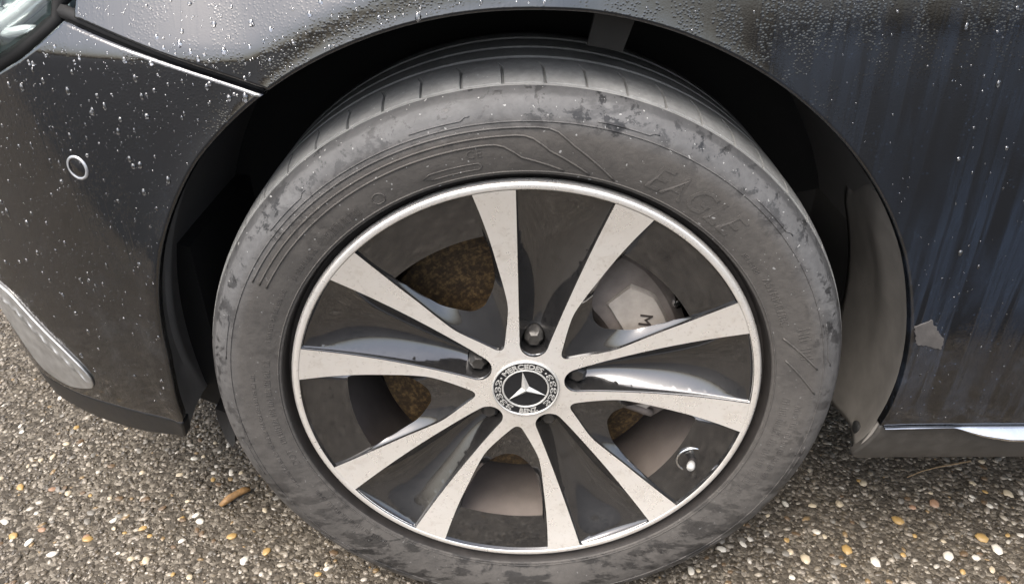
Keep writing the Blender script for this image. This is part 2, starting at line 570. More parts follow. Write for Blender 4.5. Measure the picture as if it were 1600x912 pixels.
PX = np.array([-1.1, -0.95, -0.85, -0.80, -0.70, -0.60, -0.50, -0.40, -0.30, -0.20, 0.0, 0.3, 0.6, 1.0, 1.6])
PY = np.array([0.90, 0.53, 0.365, 0.295, 0.192, 0.112, 0.055, 0.013, -0.010, -0.017, -0.018, -0.016, -0.014, -0.012, -0.008])
def _pchip_slopes(x, y):
    h = np.diff(x); d = np.diff(y) / h
    s = np.zeros(len(x)); s[0] = d[0]; s[-1] = d[-1]
    for i in range(1, len(x) - 1):
        s[i] = (d[i - 1] * h[i] + d[i] * h[i - 1]) / (h[i] + h[i - 1])
    return s
PS = _pchip_slopes(PX, PY)
def herm(x, X, Y, S):
    i = np.clip(np.searchsorted(X, x) - 1, 0, len(X) - 2)
    h = X[i + 1] - X[i]; t = np.clip((x - X[i]) / h, 0, 1)
    return ((1 + 2 * t) * (1 - t) ** 2 * Y[i] + t * (1 - t) ** 2 * h * S[i] + t * t * (3 - 2 * t) * Y[i + 1] + t * t * (t - 1) * h * S[i + 1])
def softplus(v, k):
    return k * np.logaddexp(0, v / k)
def body(P):
    """depth of the car's flank at (x, z'), z' measured from the wheel centre"""
    P = np.asarray(P, float)
    x, z = P[:, 0], P[:, 1]
    r = np.hypot(x, z)
    y = herm(x, PX, PY, PS)
    left = 1 / (1 + np.exp((x + 0.15) / 0.05))
    # lower tuck-in
    lowt = softplus(0.06 - z, 0.02)
    y = y + left * 0.95 * lowt ** 2 + (1 - left) * 1.0 * softplus(0.03 - z, 0.015) ** 2
    # the lower corner turns away sharply behind the trim blade
    cz = np.clip((0.115 - z) / 0.075, 0, 1); cz = cz * cz * (3 - 2 * cz)
    y = y + 9.0 * softplus(-0.59 - x, 0.006) ** 2 * cz
    # gentle tumblehome of the flank
    y = y + 0.035 * softplus(z - 0.12, 0.03)
    # shoulder that turns up to the sky over the front half of the arch
    m1 = z - 0.350
    m2 = (r - 0.382) - (0.030 - 0.018 / (1 + np.exp(-(x + 0.03) / 0.02)))
    k = 0.006
    m = -k * np.logaddexp(-m1 / k, -m2 / k)
    fade = 1 / (1 + np.exp((x - 0.035) / 0.012))
    y = y + 0.42 * softplus(m, 0.003) * fade + 0.10 * softplus(z - 0.33, 0.05) * (1 - fade)
    # flare lip around the arch
    y = y - (0.0012 + 0.0028 * fade) * np.exp(-np.maximum(r - 0.382, 0) / 0.012)
    return y

# wheel-arch edge, front foot first, over the top to the rear foot
AR = [0.3680, 0.3715, 0.3745, 0.3770, 0.3785, 0.3815, 0.3825, 0.3830, 0.3835, 0.3840, 0.3850, 0.3845, 0.3815, 0.3773, 0.3714, 0.3640, 0.3650, 0.3714, 0.3868, 0.41]
def arch(a):
    rr = np.interp(a, [-6, 0, 5, 12, 19, 27, 35, 44, 60, 90, 120, 137, 144, 153, 162, 172, 177, 185, 191, 200], AR)
    return np.array([rr * math.cos(R(a)), rr * math.sin(R(a))])
gapL, gapR = np.array([-0.376, 0.374]), np.array([-0.2105, 0.3230])
aR = math.degrees(math.atan2(gapR[1], gapR[0]))
# fender
sill_z = -0.026
aE = math.degrees(math.asin(sill_z / 0.3690))
arc_top = [arch(a) for a in np.linspace(aR - 0.35, aE, 90)]
gd = (gapR - gapL) / np.linalg.norm(gapR - gapL)
gn = np.array([-gd[1], gd[0]])
fender_outline = arc_top + [np.array([1.5, sill_z]), np.array([1.5, 0.60]), np.array([-0.20, 0.60]), np.array([-0.30, 0.475]), np.array([-0.340, 0.418]), np.array([-0.364, 0.390]), gapL + gn * 0.0022 + gd * 0.008]
fender = panel('front_fender', fender_outline, 0.009, body, PAINT, car, lip=0.0035, depth=0.007)
# bumper
aB = 190.8
arc_left = [arch(a) for a in np.linspace(aR + 0.35, aB, 50)]
foot = []
bottom = smooth_line([(-0.3815, -0.0745), (-0.445, -0.0925), (-0.516, -0.1060), (-0.5715, -0.1080), (-0.615, -0.1055), (-0.70, -0.1), (-0.85, -0.1), (-1.0, -0.1)], 0.02)
lampedge = smooth_line([(-1.0, 0.14), (-0.80, 0.19), (-0.65, 0.235), (-0.56, 0.276), (-0.495, 0.308), (-0.4545, 0.3275), (-0.4275, 0.3400), (-0.4032, 0.3540), (-0.386, 0.3655)], 0.01)
lip_top = smooth_line([(-0.3735, -0.0440), (-0.42, -0.0475), (-0.47, -0.0530), (-0.52, -0.0600), (-0.57, -0.0600), (-0.62, -0.05), (-0.75, -0.03), (-1.0, -0.02)], 0.02)
bumper_outline = [p for p in arc_left if p[1] > -0.0435] + list(lip_top) + list(lampedge) + [gapL - gn * 0.0022]
bumper = panel('front_bumper', bumper_outline, 0.009, body, PAINT, car, lip=0.0035, depth=0.007)

LIP = make_plain('black_plastic_lip', (0.0065, 0.0068, 0.0074), 0.42, 0.0, 0.35, 60, 0.12)
lip_low = list(lip_top - np.array([0.0, 0.0012])) + list(bottom[::-1])
lower_lip = panel('lower_lip', lip_low, 0.009, lambda P: body(P) + 0.0012, LIP, bumper, lip=0.003, depth=0.012)

def S(x, z):
    return float(body(np.array([[x, z]]))[0])
def Nrm(x, z):
    return grad_normals(body, np.array([[x, z]]))[0]

# parking sensor in the bumper
def sensor():
    cx, cz = -0.400, 0.248
    n = Vector(Nrm(cx, cz)); c = Vector((cx, S(cx, cz), cz + H))
    q = n.to_track_quat('Z', 'Y').to_matrix()
    V, F, M = [], [], []
    prof = [(0.0115, -0.0005), (0.0112, 0.0008), (0.0100, 0.0014), (0.0090, 0.0010), (0.0084, 0.0002), (0.0078, 0.0004), (0.0, 0.0010)]
    k = 40
    for a in range(k):
        an = 2 * math.pi * a / k
        for r, h in prof:
            V.append(c + q @ Vector((r * math.cos(an), r * math.sin(an), h)))
    n_ = len(prof)
    for a in range(k):
        b = (a + 1) % k
        for p in range(n_ - 1):
            F.append([a * n_ + p, b * n_ + p, b * n_ + p + 1, a * n_ + p + 1]); M.append(0 if p < 3 else 1)
    ring = make_plain('sensor_ring', (0.42, 0.43, 0.44), 0.3, 0.6, 0.2, 400)
    return new_obj('parking_sensor', V, F, [ring, PAINT], bumper, fmat=M)
sensor()

# satin trim blade low on the bumper corner
def trim():
    up = smooth_line([(-0.75, 0.15), (-0.65, 0.112), (-0.5806, 0.0821), (-0.5624, 0.0730), (-0.5413, 0.0530), (-0.5209, 0.0337), (-0.5072, 0.0215), (-0.4887, 0.001), (-0.482, -0.0125)], 0.008)
    lo = smooth_line([(-0.4835, -0.0220), (-0.4905, -0.0320), (-0.5135, -0.0436), (-0.541, -0.0503), (-0.5735, -0.0403), (-0.5853, -0.0135), (-0.592, 0.012), (-0.605, 0.030), (-0.65, 0.055), (-0.75, 0.085)], 0.008)
    out = list(up) + list(lo)
    def f(P):
        P = np.asarray(P); d = np.interp(P[:, 0], up[:, 0], up[:, 1]) - P[:, 1]
        return body(P) - 0.0035 + 0.22 * np.clip(d, -0.01, 0.06) * 0.15 - 0.003 * np.exp(-((d - 0.022) / 0.004) ** 2) * (P[:, 0] < -0.49)
    o = panel('air_intake_trim', out, 0.006, f, SATIN, bumper, lip=0.0018, depth=0.008, step=0.005)
    o['label'] = 'dull silver trim blade'
trim()

# headlight behind the bumper corner
def headlight():
    low = np.array([p for p in lampedge if p[0] > -0.90])
    up = smooth_line([(-0.357, 0.400), (-0.335, 0.426), (-0.30, 0.475), (-0.27, 0.51)], 0.01)
    edge = np.vstack([low, [(-0.384, 0.379)], up])
    shift = np.array([-0.0065, 0.0095])
    edge = edge + shift
    outline = [tuple(p) for p in edge] + [(-0.45, 0.56), (-0.70, 0.45), (-0.90, 0.34)]
    LENS, _fr, _gl = make_clear('clear_lens', 1.45, 0.02, (0.93, 0.98, 0.97))
    HOUS = make_plain('headlight_housing', (0.33, 0.39, 0.38), 0.3, 0.2, 0.25, 30)
    WHT = make_plain('headlight_reflector', (0.80, 0.82, 0.80), 0.25, 0.5, 0.1, 60)
    inner = lambda P: body(P) + 0.035
    h = panel('headlight', outline, 0.02, inner, HOUS, car, lip=0.002, depth=0.06)
    lensf = lambda P: body(P) + 0.001
    panel('lens', outline, 0.012, lensf, LENS, h, lip=0.003, depth=0.03)
    # bright bezel that follows the edge
    e2 = smooth_line(edge + np.array([-0.012, 0.016]), 0.012)
    tube('bezel', [(x, S(x, z) + 0.020, z + H) for x, z in e2], 0.0085, WHT, h, 10)
    for (x0, z0, x1, z1, rr) in ((-0.475, 0.388, -0.405, 0.402, 0.0055), (-0.462, 0.352, -0.420, 0.361, 0.0045), (-0.455, 0.374, -0.41, 0.380, 0.003)):
        pts = [(x0 + (x1 - x0) * t, S(x0 + (x1 - x0) * t, z0 + (z1 - z0) * t) + 0.022 - 0.004 * math.sin(math.pi * t), z0 + (z1 - z0) * t + H) for t in np.linspace(0, 1, 7)]
        tube('light_guide', pts, [rr * f for f in (0.35, 0.8, 1, 1, 1, 0.8, 0.35)], WHT, h, 10)
    # round projector rim
    pts = [(-0.502 + 0.030 * math.cos(a), S(-0.50, 0.36) + 0.020, 0.372 + 0.036 * math.sin(a) + H) for a in np.linspace(0, 2 * math.pi, 40)]
    tube('projector_ring', pts, 0.007, WHT, h, 10)
headlight()

# dark seals / structure behind the panel gaps
def seal():
    pts = [(x, S(x, z) + 0.012, z + H) for x, z in (gapL + (gapR - gapL) * t for t in np.linspace(-0.05, 0.985, 24))]
    tube('gap_seal', pts, 0.006, DARK, bumper, 6)
    e = np.vstack([lampedge, [(-0.384, 0.379)], smooth_line([(-0.357, 0.400), (-0.335, 0.426), (-0.30, 0.475)], 0.01)]) + np.array([-0.0035, 0.005])
    tube('lamp_seal', [(x, S(x, z) + 0.013, z + H) for x, z in e], 0.0065, DARK, bumper, 6)
seal()

# side sill and its chrome strip
def sill():
    def f(P):
        P = np.asarray(P)
        return body(np.stack([P[:, 0], np.full(len(P), sill_z)], 1)) + 0.003 + 3.0 * np.maximum(sill_z - P[:, 1], 0) ** 2 + 0.10 * np.maximum(sill_z - P[:, 1], 0)
    zt, zb = sill_z - 0.0025, -0.092
    front = [(0.383, zt), (0.384, -0.045), (0.384, -0.062)] + [(0.372 + 0.01 * (1 - math.cos(R(a))), zb + 0.03 - 0.028 * math.sin(R(a))) for a in (0, 30, 60)] + [(0.392, zb)]
    out = [(1.5, zt), (0.3700, zt), (0.3680, -0.045), (0.3648, -0.060), (0.3600, -0.074), (0.3585, -0.081), (0.3610, -0.0875), (0.3690, zb), (1.5, zb)]
    s = panel('side_sill', out, 0.012, f, SILL, car, lip=0.003, depth=0.006)
    # strip: hair-thin at the wheel, widening to a blade
    xs = np.concatenate([np.linspace(0.372, 0.443, 8), np.linspace(0.447, 0.56, 18), np.linspace(0.6, 1.5, 8)])
    V, F = [], []
    for x in xs:
        w = np.interp(x, [0.372, 0.40, 0.445, 0.457, 0.475, 0.50, 0.54, 1.5], [0.0014, 0.0017, 0.0010, 0.005, 0.0095, 0.013, 0.0145, 0.0145])
        y0 = S(x, sill_z)
        ztop = sill_z - 0.0005
        lipw = min(0.011, max(0.0025, w * 0.85))
        for dy, dz in ((0.004, 0.0), (-0.0005, -0.0003), (-lipw * 0.9, -w * 0.55), (-lipw * 1.05, -w * 0.68), (-lipw * 0.95, -w * 0.95), (0.004, -w)):
            V.append((x, y0 + dy, ztop + dz + H))
    n = 6
    for i in range(len(xs) - 1):
        for p in range(n - 1):
            F.append([i * n + p, i * n + p + 1, (i + 1) * n + p + 1, (i + 1) * n + p])
    new_obj('chrome_strip', V, F, CHROME, s, angle=R(35))
sill()

# ---- wheel-arch liner and what hangs in it
def liner():
    V, F = [], []
    angs = np.linspace(16, 190.6, 150)
    rows = [(0.0, 0.0), (0.004, 0.06), (0.012, 0.20), (0.030, 0.55), (0.055, 0.90), (0.075, 1.0), (0.079, 0.9), (0.087, 0.9), (0.091, 1.0), (0.15, 1.05), (0.30, 1.05)]
    for a in angs:
        p = arch(a); rr0 = np.hypot(*p)
        y0 = S(p[0], p[1]) + 0.0075
        for dy, k in rows:
            rr = rr0 + 0.0012 + (0.397 - rr0 - 0.0012) * k if dy > 0 else rr0 + 0.0012
            V.append((rr * math.cos(R(a)), y0 + dy, rr * math.sin(R(a)) + H))
        V.append((0.10 * math.cos(R(a)), 0.335, 0.10 * math.sin(R(a)) + H))
    n = len(rows) + 1
    for i in range(len(angs) - 1):
        for p in range(n - 1):
            F.append([i * n + p, (i + 1) * n + p, (i + 1) * n + p + 1, i * n + p + 1])
    fm = [1 if q == n - 2 else 0 for i in range(len(angs) - 1) for q in range(n - 1)]
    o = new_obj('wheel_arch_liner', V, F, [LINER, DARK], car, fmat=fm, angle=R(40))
    # front corner rib and edge panel
    def strip(name, a0, a1, y0, y1, r, mat, par, th=0.003):
        V, F = [], []
        ks = 24
        for i in range(ks + 1):
            a = R(a0 + (a1 - a0) * i / ks)
            for rr, y in ((r, y0), (r, y1), (r + th, y1), (r + th, y0)):
                V.append((rr * math.cos(a), y, rr * math.sin(a) + H))
        for i in range(ks):
            for p in range(4):
                q = (p + 1) % 4
                F.append([i * 4 + p, i * 4 + q, (i + 1) * 4 + q, (i + 1) * 4 + p])
        F += [[0, 1, 2, 3], [ks * 4 + 3, ks * 4 + 2, ks * 4 + 1, ks * 4]]
        return new_obj(name, V, F, mat, par, smooth=False)
    BRK = make_plain('dull_bracket', (0.016, 0.015, 0.0135), 0.7)
    # bracket that shows as a paler strip under the crown of the arch
    V, F = [], []
    for a in np.linspace(76.6, 81.6, 8):
        for rr, y in ((0.383, 0.030), (0.350, 0.044), (0.350, 0.050), (0.383, 0.036)):
            V.append((rr * math.cos(R(a)), y, rr * math.sin(R(a)) + H))
    for i in range(7):
        for p in range(4):
            q = (p + 1) % 4
            F.append([i * 4 + p, i * 4 + q, (i + 1) * 4 + q, (i + 1) * 4 + p])
    F += [[0, 1, 2, 3], [31, 30, 29, 28]]
    new_obj('liner_bracket', V, F, BRK, o, smooth=False)
    # rear splash guard: moulded, dusty, its top edge sweeping forward
    V, F = [], []
    na, ny = 48, 18
    for i in range(na + 1):
        t = i / na
        for j in range(ny + 1):
            s_ = j / ny
            a_end = -12.4 - 3.6 * min(1.0, s_ * 1.7)
            a_top = 26.5 + 4.5 * math.sin(math.pi * min(1.2, s_ / 0.75))
            a = a_top + (a_end - a_top) * t
            p = arch(max(a, -6.0)); r0 = float(np.hypot(*p)) + 0.0008
            dz = max(0.0, sill_z + r0 * math.sin(R(-a))); y0 = S(p[0], max(p[1], sill_z)) + 0.0078 + 3.0 * dz * dz + 0.10 * dz
            rr = r0 + (0.392 - r0) * math.sin(min(1, s_ * 2.2) * math.pi / 2) - 0.009 * math.exp(-((s_ - 0.40) / 0.16) ** 2) * min(1, t * 5 + 0.1) * (1 - t * t)
            rr += 0.006 * max(0.0, 1 - t * 14) * min(1, s_ * 8) + 0.008 * t * t * min(1, s_ * 3)
            V.append((rr * math.cos(R(a)), y0 + 0.19 * s_, rr * math.sin(R(a)) + H))
    for i in range(na):
        for j in range(ny):
            F.append([i * (ny + 1) + j, i * (ny + 1) + j + 1, (i + 1) * (ny + 1) + j + 1, (i + 1) * (ny + 1) + j])
    g = new_obj('splash_guard', V, F, FLAP, car)
    md = g.modifiers.new('thickness', 'SOLIDIFY'); md.thickness = 0.003; md.offset = -1
    # screw in the guard's foot
    c = Vector((0.3795, 0.045, -0.0795 + H)); V, F = [], []
    for r, d in ((0.0085, 0), (0.0085, -0.002), (0.006, -0.0035), (0.0025, -0.0036)):
        for k in range(16):
            an = 2 * math.pi * k / 16
            V.append(c + Vector((d, r * math.cos(an), r * math.sin(an))))
    for q in range(3):
        for k in range(16):
            l = (k + 1) % 16
            F.append([q * 16 + k, q * 16 + l, (q + 1) * 16 + l, (q + 1) * 16 + k])
    F.append([48 + k for k in range(16)])
    new_obj('screw', V, F, DARK, g)
    # air deflector flap ahead of the tyre
    V = []
    P = [(-0.372, 0.085, -0.085), (-0.352, 0.075, -0.085), (-0.347, 0.070, -0.105), (-0.349, 0.066, -0.122), (-0.353, 0.065, -0.1285), (-0.3595, 0.068, -0.120), (-0.370, 0.080, -0.100)]
    for dy in (0.0, 0.09):
        for x, y, z in P:
            V.append((x - dy * 0.05, y + dy, z + H))
    k = len(P)
    F = [list(range(k)), [k + i for i in range(k)][::-1]] + [[i, i + k, (i + 1) % k + k, (i + 1) % k] for i in range(k)]
    new_obj('air_deflector', V, F, BRK, o, smooth=False)
liner()

def boxmesh(name, lo, hi, mat, parent):
    x0, y0, z0 = lo; x1, y1, z1 = hi
    V = [(x0, y0, z0), (x1, y0, z0), (x1, y1, z0), (x0, y1, z0), (x0, y0, z1), (x1, y0, z1), (x1, y1, z1), (x0, y1, z1)]
    return new_obj(name, V, [(0, 3, 2, 1), (4, 5, 6, 7), (0, 1, 5, 4), (1, 2, 6, 5), (2, 3, 7, 6), (3, 0, 4, 7)], mat, parent, smooth=False)
# floor pan and engine bay mass that shade the ground below
def underbody():
    V = [(-0.36, 0.10), (-0.50, 0.17), (-0.64, 0.26), (-0.74, 0.37), (-0.80, 0.47), (-0.80, 1.70), (1.6, 1.70), (1.6, 0.06), (0.40, 0.06), (0.40, 0.34), (-0.36, 0.34)]
    W = [(x, y, 0.215) for x, y in V] + [(x, y, 0.44 if 0.35 > x else 0.62) for x, y in V]
    k = len(V)
    F = [list(range(k))[::-1], [k + i for i in range(k)]] + [[i, (i + 1) % k, (i + 1) % k + k, i + k] for i in range(k)]
    new_obj('underbody', W, F, DARK, car, smooth=False)
    V = [(-0.62, 0.25, 0.44 + H - 0.02), (1.6, 0.12, 0.62 + H - 0.02), (1.6, 1.55, 0.66 + H), (-0.62, 1.5, 0.50 + H)]
    new_obj('hood', V, [(0, 1, 2, 3)], PAINT, car)
underbody()

# ------------------------------------------------------------------ the wheel
A0 = 81.37                                     # bolt direction of the first pocket
W_R = np.array([0.0, 0.036, 0.07, 0.10, 0.15, 0.20, 0.2335, 0.26])
W_Y = np.array([0.0168, 0.0170, 0.0188, 0.0182, 0.0146, 0.0072, 0.0, -0.006])
W_S = _pchip_slopes(W_R, W_Y)
def face_y(P):
    P = np.asarray(P, float)
    return herm(np.hypot(P[:, 0], P[:, 1]), W_R, W_Y, W_S)

RI = 0.2335
# rim: bright outer ring, then the barrel going in behind the tyre
rim_prof = [(0.002, RI - 0.0006), (0.0002, RI + 0.0002), (-0.0004, RI + 0.0015), (-0.0004, 0.2385), (0.0004, 0.2400), (0.0025, 0.2416), (0.0060, 0.2420), (0.012, 0.2405), (0.016, 0.236)]
wheel = lathe('front_wheel', rim_prof, ALLOY, car, 220)
wheel['label'] = 'five-twin-spoke alloy wheel, machined faces over black'
barrel = lathe('rim_barrel', [(0.016, 0.2150), (0.020, 0.2100), (0.030, 0.2065), (0.060, 0.2055), (0.13, 0.2040), (0.19, 0.2060), (0.205, 0.222)], BARREL, wheel, 160, flip=True)

# outlines of pockets (bolt axis) and windows in their own frames (along, across)
def frame(ang):
    c, s = math.cos(R(ang)), math.sin(R(ang))
    return lambda p: np.array([p[0] * c - p[1] * s, p[0] * s + p[1] * c])
pa = math.asin(0.0447 / RI)
pk_half = [(RI * math.cos(a), RI * math.sin(a)) for a in np.linspace(0, pa, 8)]
tp = (0.0533, 0.0146)
edge_a = [(pk_half[-1][0] + (tp[0] - pk_half[-1][0]) * t, pk_half[-1][1] + (tp[1] - pk_half[-1][1]) * t) for t in np.linspace(0, 1, 40)[1:]]
cap_a = [(0.056 + 0.0148 * math.cos(R(a)), 0.0148 * math.sin(R(a))) for a in np.linspace(102, 180, 10)[1:]]
half = pk_half + edge_a + cap_a
pocket_loop = half + [(u, -w) for u, w in half[-2:0:-1]]          # CCW
wa = R(15.4)
tip = [(0.0545, 0.0), (0.0550, 0.0022), (0.0565, 0.0042), (0.0590, 0.0062)]
side = smooth_line([(0.0590, 0.0062), (0.072, 0.0148), (0.0867, 0.0242), (0.1000, 0.0312), (0.120, 0.0375), (0.1436, 0.0437), (0.1723, 0.0512), (0.200, 0.0573), (RI * math.cos(wa), RI * math.sin(wa))], 0.005)
win_half_o = tip[:-1] + [tuple(p) for p in side]
arc_o = [(RI * math.cos(a), RI * math.sin(a)) for a in np.linspace(wa, 0, 12)[1:]]
win_upper = win_half_o + arc_o
window_loop = [(u, -w) for u, w in win_upper] + [(u, w) for u, w in win_upper[-2:0:-1]]   # CCW

def wheel_face():
    pts, cons = [], []
    def add_loop(lp):
        b = len(pts); pts.extend([tuple(p) for p in lp])
        cons.extend([(b + i, b + (i + 1) % len(lp)) for i in range(len(lp))])
    pockets, windows = [], []
    for k in range(5):
        f = frame(A0 - 72 * k); lp = np.array([f(p) for p in pocket_loop]); pockets.append(lp); add_loop(lp)
        f = frame(A0 - 36 - 72 * k); lp = np.array([f(p) for p in window_loop]); windows.append(lp); add_loop(lp)
    # outer circle between the loops: bridge arcs
    for k in range(5):
        for a0, a1 in ((11.034, 20.6), (-20.6, -11.034)):
            arc = [(RI * math.cos(R(A0 - 72 * k + a)), RI * math.sin(R(A0 - 72 * k + a))) for a in np.linspace(a0, a1, 7)]
            b = len(pts); pts.extend(arc); cons.extend([(b + i, b + i + 1) for i in range(6)])
    add_loop([(0.0335 * math.cos(R(a)), 0.0335 * math.sin(R(a))) for a in range(0, 360, 5)])
    add_loop([(0.074 * math.cos(R(a)), 0.074 * math.sin(R(a))) for a in range(0, 360, 4)])
    base = np.array(pts)
    g = np.stack([q.ravel() for q in np.meshgrid(np.arange(-0.235, 0.235, 0.0042), np.arange(-0.235, 0.235, 0.0042))], 1)
    rr = np.hypot(*g.T)
    g = g[(rr < RI - 0.0015) & (rr > 0.036)]
    keep = np.ones(len(g), bool)
    for lp in pockets + windows:
        keep &= ~in_poly(g, lp) & (dist_poly(g, lp) > 0.0014)
    g = g[keep]
    vs, es, fs, *_ = delaunay_2d_cdt([Vector(p) for p in np.vstack([base, g])], cons, [], 0, 1e-6)
    P = np.array([(v.x, v.y) for v in vs])
    cen = np.array([P[list(f)].mean(0) for f in fs])
    rc = np.hypot(*cen.T)
    ok = (rc > 0.0335) & (rc < RI + 0.0004)
    for lp in pockets + windows:
        ok &= ~in_poly(cen, lp)
    ang = (np.degrees(np.arctan2(cen[:, 1], cen[:, 0])) - A0) % 72
    sect = np.floor(((np.degrees(np.arctan2(cen[:, 1], cen[:, 0])) - A0) % 360) / 36).astype(int)
    ids = np.where(rc < 0.074, -1, sect)
    Y = face_y(P); N = grad_normals(face_y, P)
    for i in [-1] + list(range(10)):
        sel = [list(fs[q]) for q in np.nonzero(ok & (ids == i))[0]]
        sel = [f if area2(P[f]) > 0 else f[::-1] for f in sel]
        used = sorted({v for f in sel for v in f}); mp = {v: n for n, v in enumerate(used)}
        new_obj('hub' if i < 0 else 'spoke', [(P[v, 0], Y[v], P[v, 1] + H) for v in used], [[mp[v] for v in f] for f in sel], ALLOY, wheel, normals=[N[v] for v in used])
wheel_face()

DU = np.array([0.03, 0.05, 0.075, 0.12, 0.20, 0.228, 0.25]); DD = np.array([0.016, 0.016, 0.018, 0.017, 0.010, 0.0035, 0.001]); DS = _pchip_slopes(DU, DD)
def pocket_floor(k):
    """the black trough between the two arms of a spoke pair, with the bolt well at its foot"""
    f = frame(A0 - 72 * k)
    loop = resample(pocket_loop, 0.003)
    nb = len(loop); on = out_normals(loop)
    ins1, ins2 = loop - on * 0.0007, loop - on * 0.0018
    circ = [np.array([(0.056 + q * math.cos(t), q * math.sin(t)) for t in np.linspace(0, 2 * math.pi, 36, endpoint=False)]) for q in (0.0106, 0.0118)]
    lo, hi = loop.min(0), loop.max(0)
    g = np.stack([q.ravel() for q in np.meshgrid(np.arange(lo[0], hi[0], 0.0026), np.arange(lo[1], hi[1], 0.0026))], 1)
    g = g[in_poly(g, ins2)]; g = g[dist_poly(g, ins2) > 0.0011]
    dc = np.hypot(g[:, 0] - 0.056, g[:, 1]); g = g[(dc < 0.0098) | (dc > 0.0126)]
    c_keep = []
    for cc in circ:
        c_keep.append(cc[in_poly(cc, ins2)])
    pts = np.vstack([loop, ins1, ins2, g] + c_keep)
    vs, es, fs, *_ = delaunay_2d_cdt([Vector(p) for p in pts], [(i, (i + 1) % nb) for i in range(nb)], [], 1, 1e-7)
    P = np.array([(v.x, v.y) for v in vs])
    def fn(Q):
        e = dist_poly(Q, loop); u, w = Q.T; r = np.hypot(u, w)
        wm = np.interp(u, [0.04, 0.0533, 0.229, 0.24], [0.012, 0.0146, 0.0447, 0.046])
        D = herm(u, DU, DD, DS)
        q = np.clip(np.abs(w) / wm, 0, 1)
        dep = D * (1 - q ** 2.2) * np.clip(e / 0.003, 0, 1) + 0.0045 * np.clip((e - 0.0002) / 0.0012, 0, 1)
        well = np.clip((0.0119 - np.hypot(u - 0.056, w)) / 0.0011, 0, 1)
        dep = np.maximum(dep, 0.034 * well)
        return herm(r, W_R, W_Y, W_S) + dep + 0.0002
    Y = fn(P); N = grad_normals(fn, P, 0.0004)
    ca, sa = math.cos(R(A0 - 72 * k)), math.sin(R(A0 - 72 * k))
    N = np.stack([N[:, 0] * ca - N[:, 2] * sa, N[:, 1], N[:, 0] * sa + N[:, 2] * ca], 1)
    V = []
    for p, y in zip(P, Y):
        q2 = f(p); V.append((q2[0], y, q2[1] + H))
    F = [list(t) if area2(P[list(t)]) > 0 else list(t)[::-1] for t in fs]
    return new_obj('spoke_pocket', V, F, GBLACK, wheel, normals=N)

def window_frame(k):
    """black sloping walls of an opening between spoke pairs"""
    ang = A0 - 36 - 72 * k
    f = frame(ang)
    nA, nB, nC = 6, 26, 14
    def seq(tipp, sid, ar):
        def rs(poly, n):
            poly = np.array(poly); d = np.concatenate([[0], np.cumsum(np.hypot(*np.diff(poly, axis=0).T))])
            t = np.linspace(0, d[-1], n + 1)
            return np.stack([np.interp(t, d, poly[:, 0]), np.interp(t, d, poly[:, 1])], 1)
        a, b, c = rs(tipp, nA), rs(sid, nB), rs(ar, nC)
        return np.vstack([a[:-1], b[:-1], c])
    up_o = seq(tip, side, [tuple(side[-1])] + arc_o)
    ri, hw = 0.1865, R(15.0)
    side_i = smooth_line([(0.1065, 0.010), (0.1135, 0.0190), (0.127, 0.0312), (0.148, 0.0400), (0.166, 0.0458), (ri * math.cos(hw), ri * math.sin(hw))], 0.004)
    tip_i = [(0.1040, 0.0), (0.1043, 0.004), (0.1052, 0.0075), (0.1065, 0.010)]
    arc_i = [tuple(side_i[-1])] + [(ri * math.cos(a), ri * math.sin(a)) for a in np.linspace(hw, 0, 12)[1:]]
    up_i = seq(tip_i, side_i, arc_i)
    full = lambda h: np.vstack([h * [1, -1], h[-2:0:-1]])
    o, i_ = full(up_o), full(up_i)
    n = len(o)
    ro, ri_ = np.hypot(*o.T), np.hypot(*i_.T)
    yo = herm(ro, W_R, W_Y, W_S)
    yi = np.interp(ri_, [0.10, 0.115, 0.14, 0.17, 0.186, 0.19], [0.027, 0.028, 0.0255, 0.019, 0.0115, 0.0110])
    tocorner = np.clip((o[:, 0] - 0.205) / 0.02, 0, 1)
    # on the rim-side band drop only a little; on the side walls drop like a chamfered beam
    V, F = [], []
    ts = [0.0, 0.03, 0.10, 0.30, 0.55, 0.78, 0.93, 1.0]
    for t in ts:
        p = o * (1 - t) + i_ * t
        bandy = yo + 0.0035 * min(1, t / 0.03) + (yi - yo - 0.0035) * t
        wally = yo + 0.0030 * min(1, t / 0.03) + (yi - yo - 0.0030) * (t ** 1.25)
        y = bandy * tocorner + wally * (1 - tocorner)
        if t == 0: y = yo + 0.0002
        for q, yy in zip(p, y):
            z = f(q); V.append((z[0], yy, z[1] + H))
    # lip turning inwards
    ci = i_.mean(0)
    oi = out_normals(i_)
    for dy, sc in ((0.0012, 0.0012), (0.005, 0.0062), (0.016, 0.0165)):
        for q, yy, nn in zip(i_, yi, oi):
            z = f(q + nn * sc); V.append((z[0], yy + dy, z[1] + H))
    rows = len(ts) + 3
    for a in range(rows - 1):
        for b in range(n):
            c = (b + 1) % n
            F.append([a * n + b, a * n + c, (a + 1) * n + c, (a + 1) * n + b])
    return new_obj('window_wall', V, F, GWIN, wheel, angle=R(50))

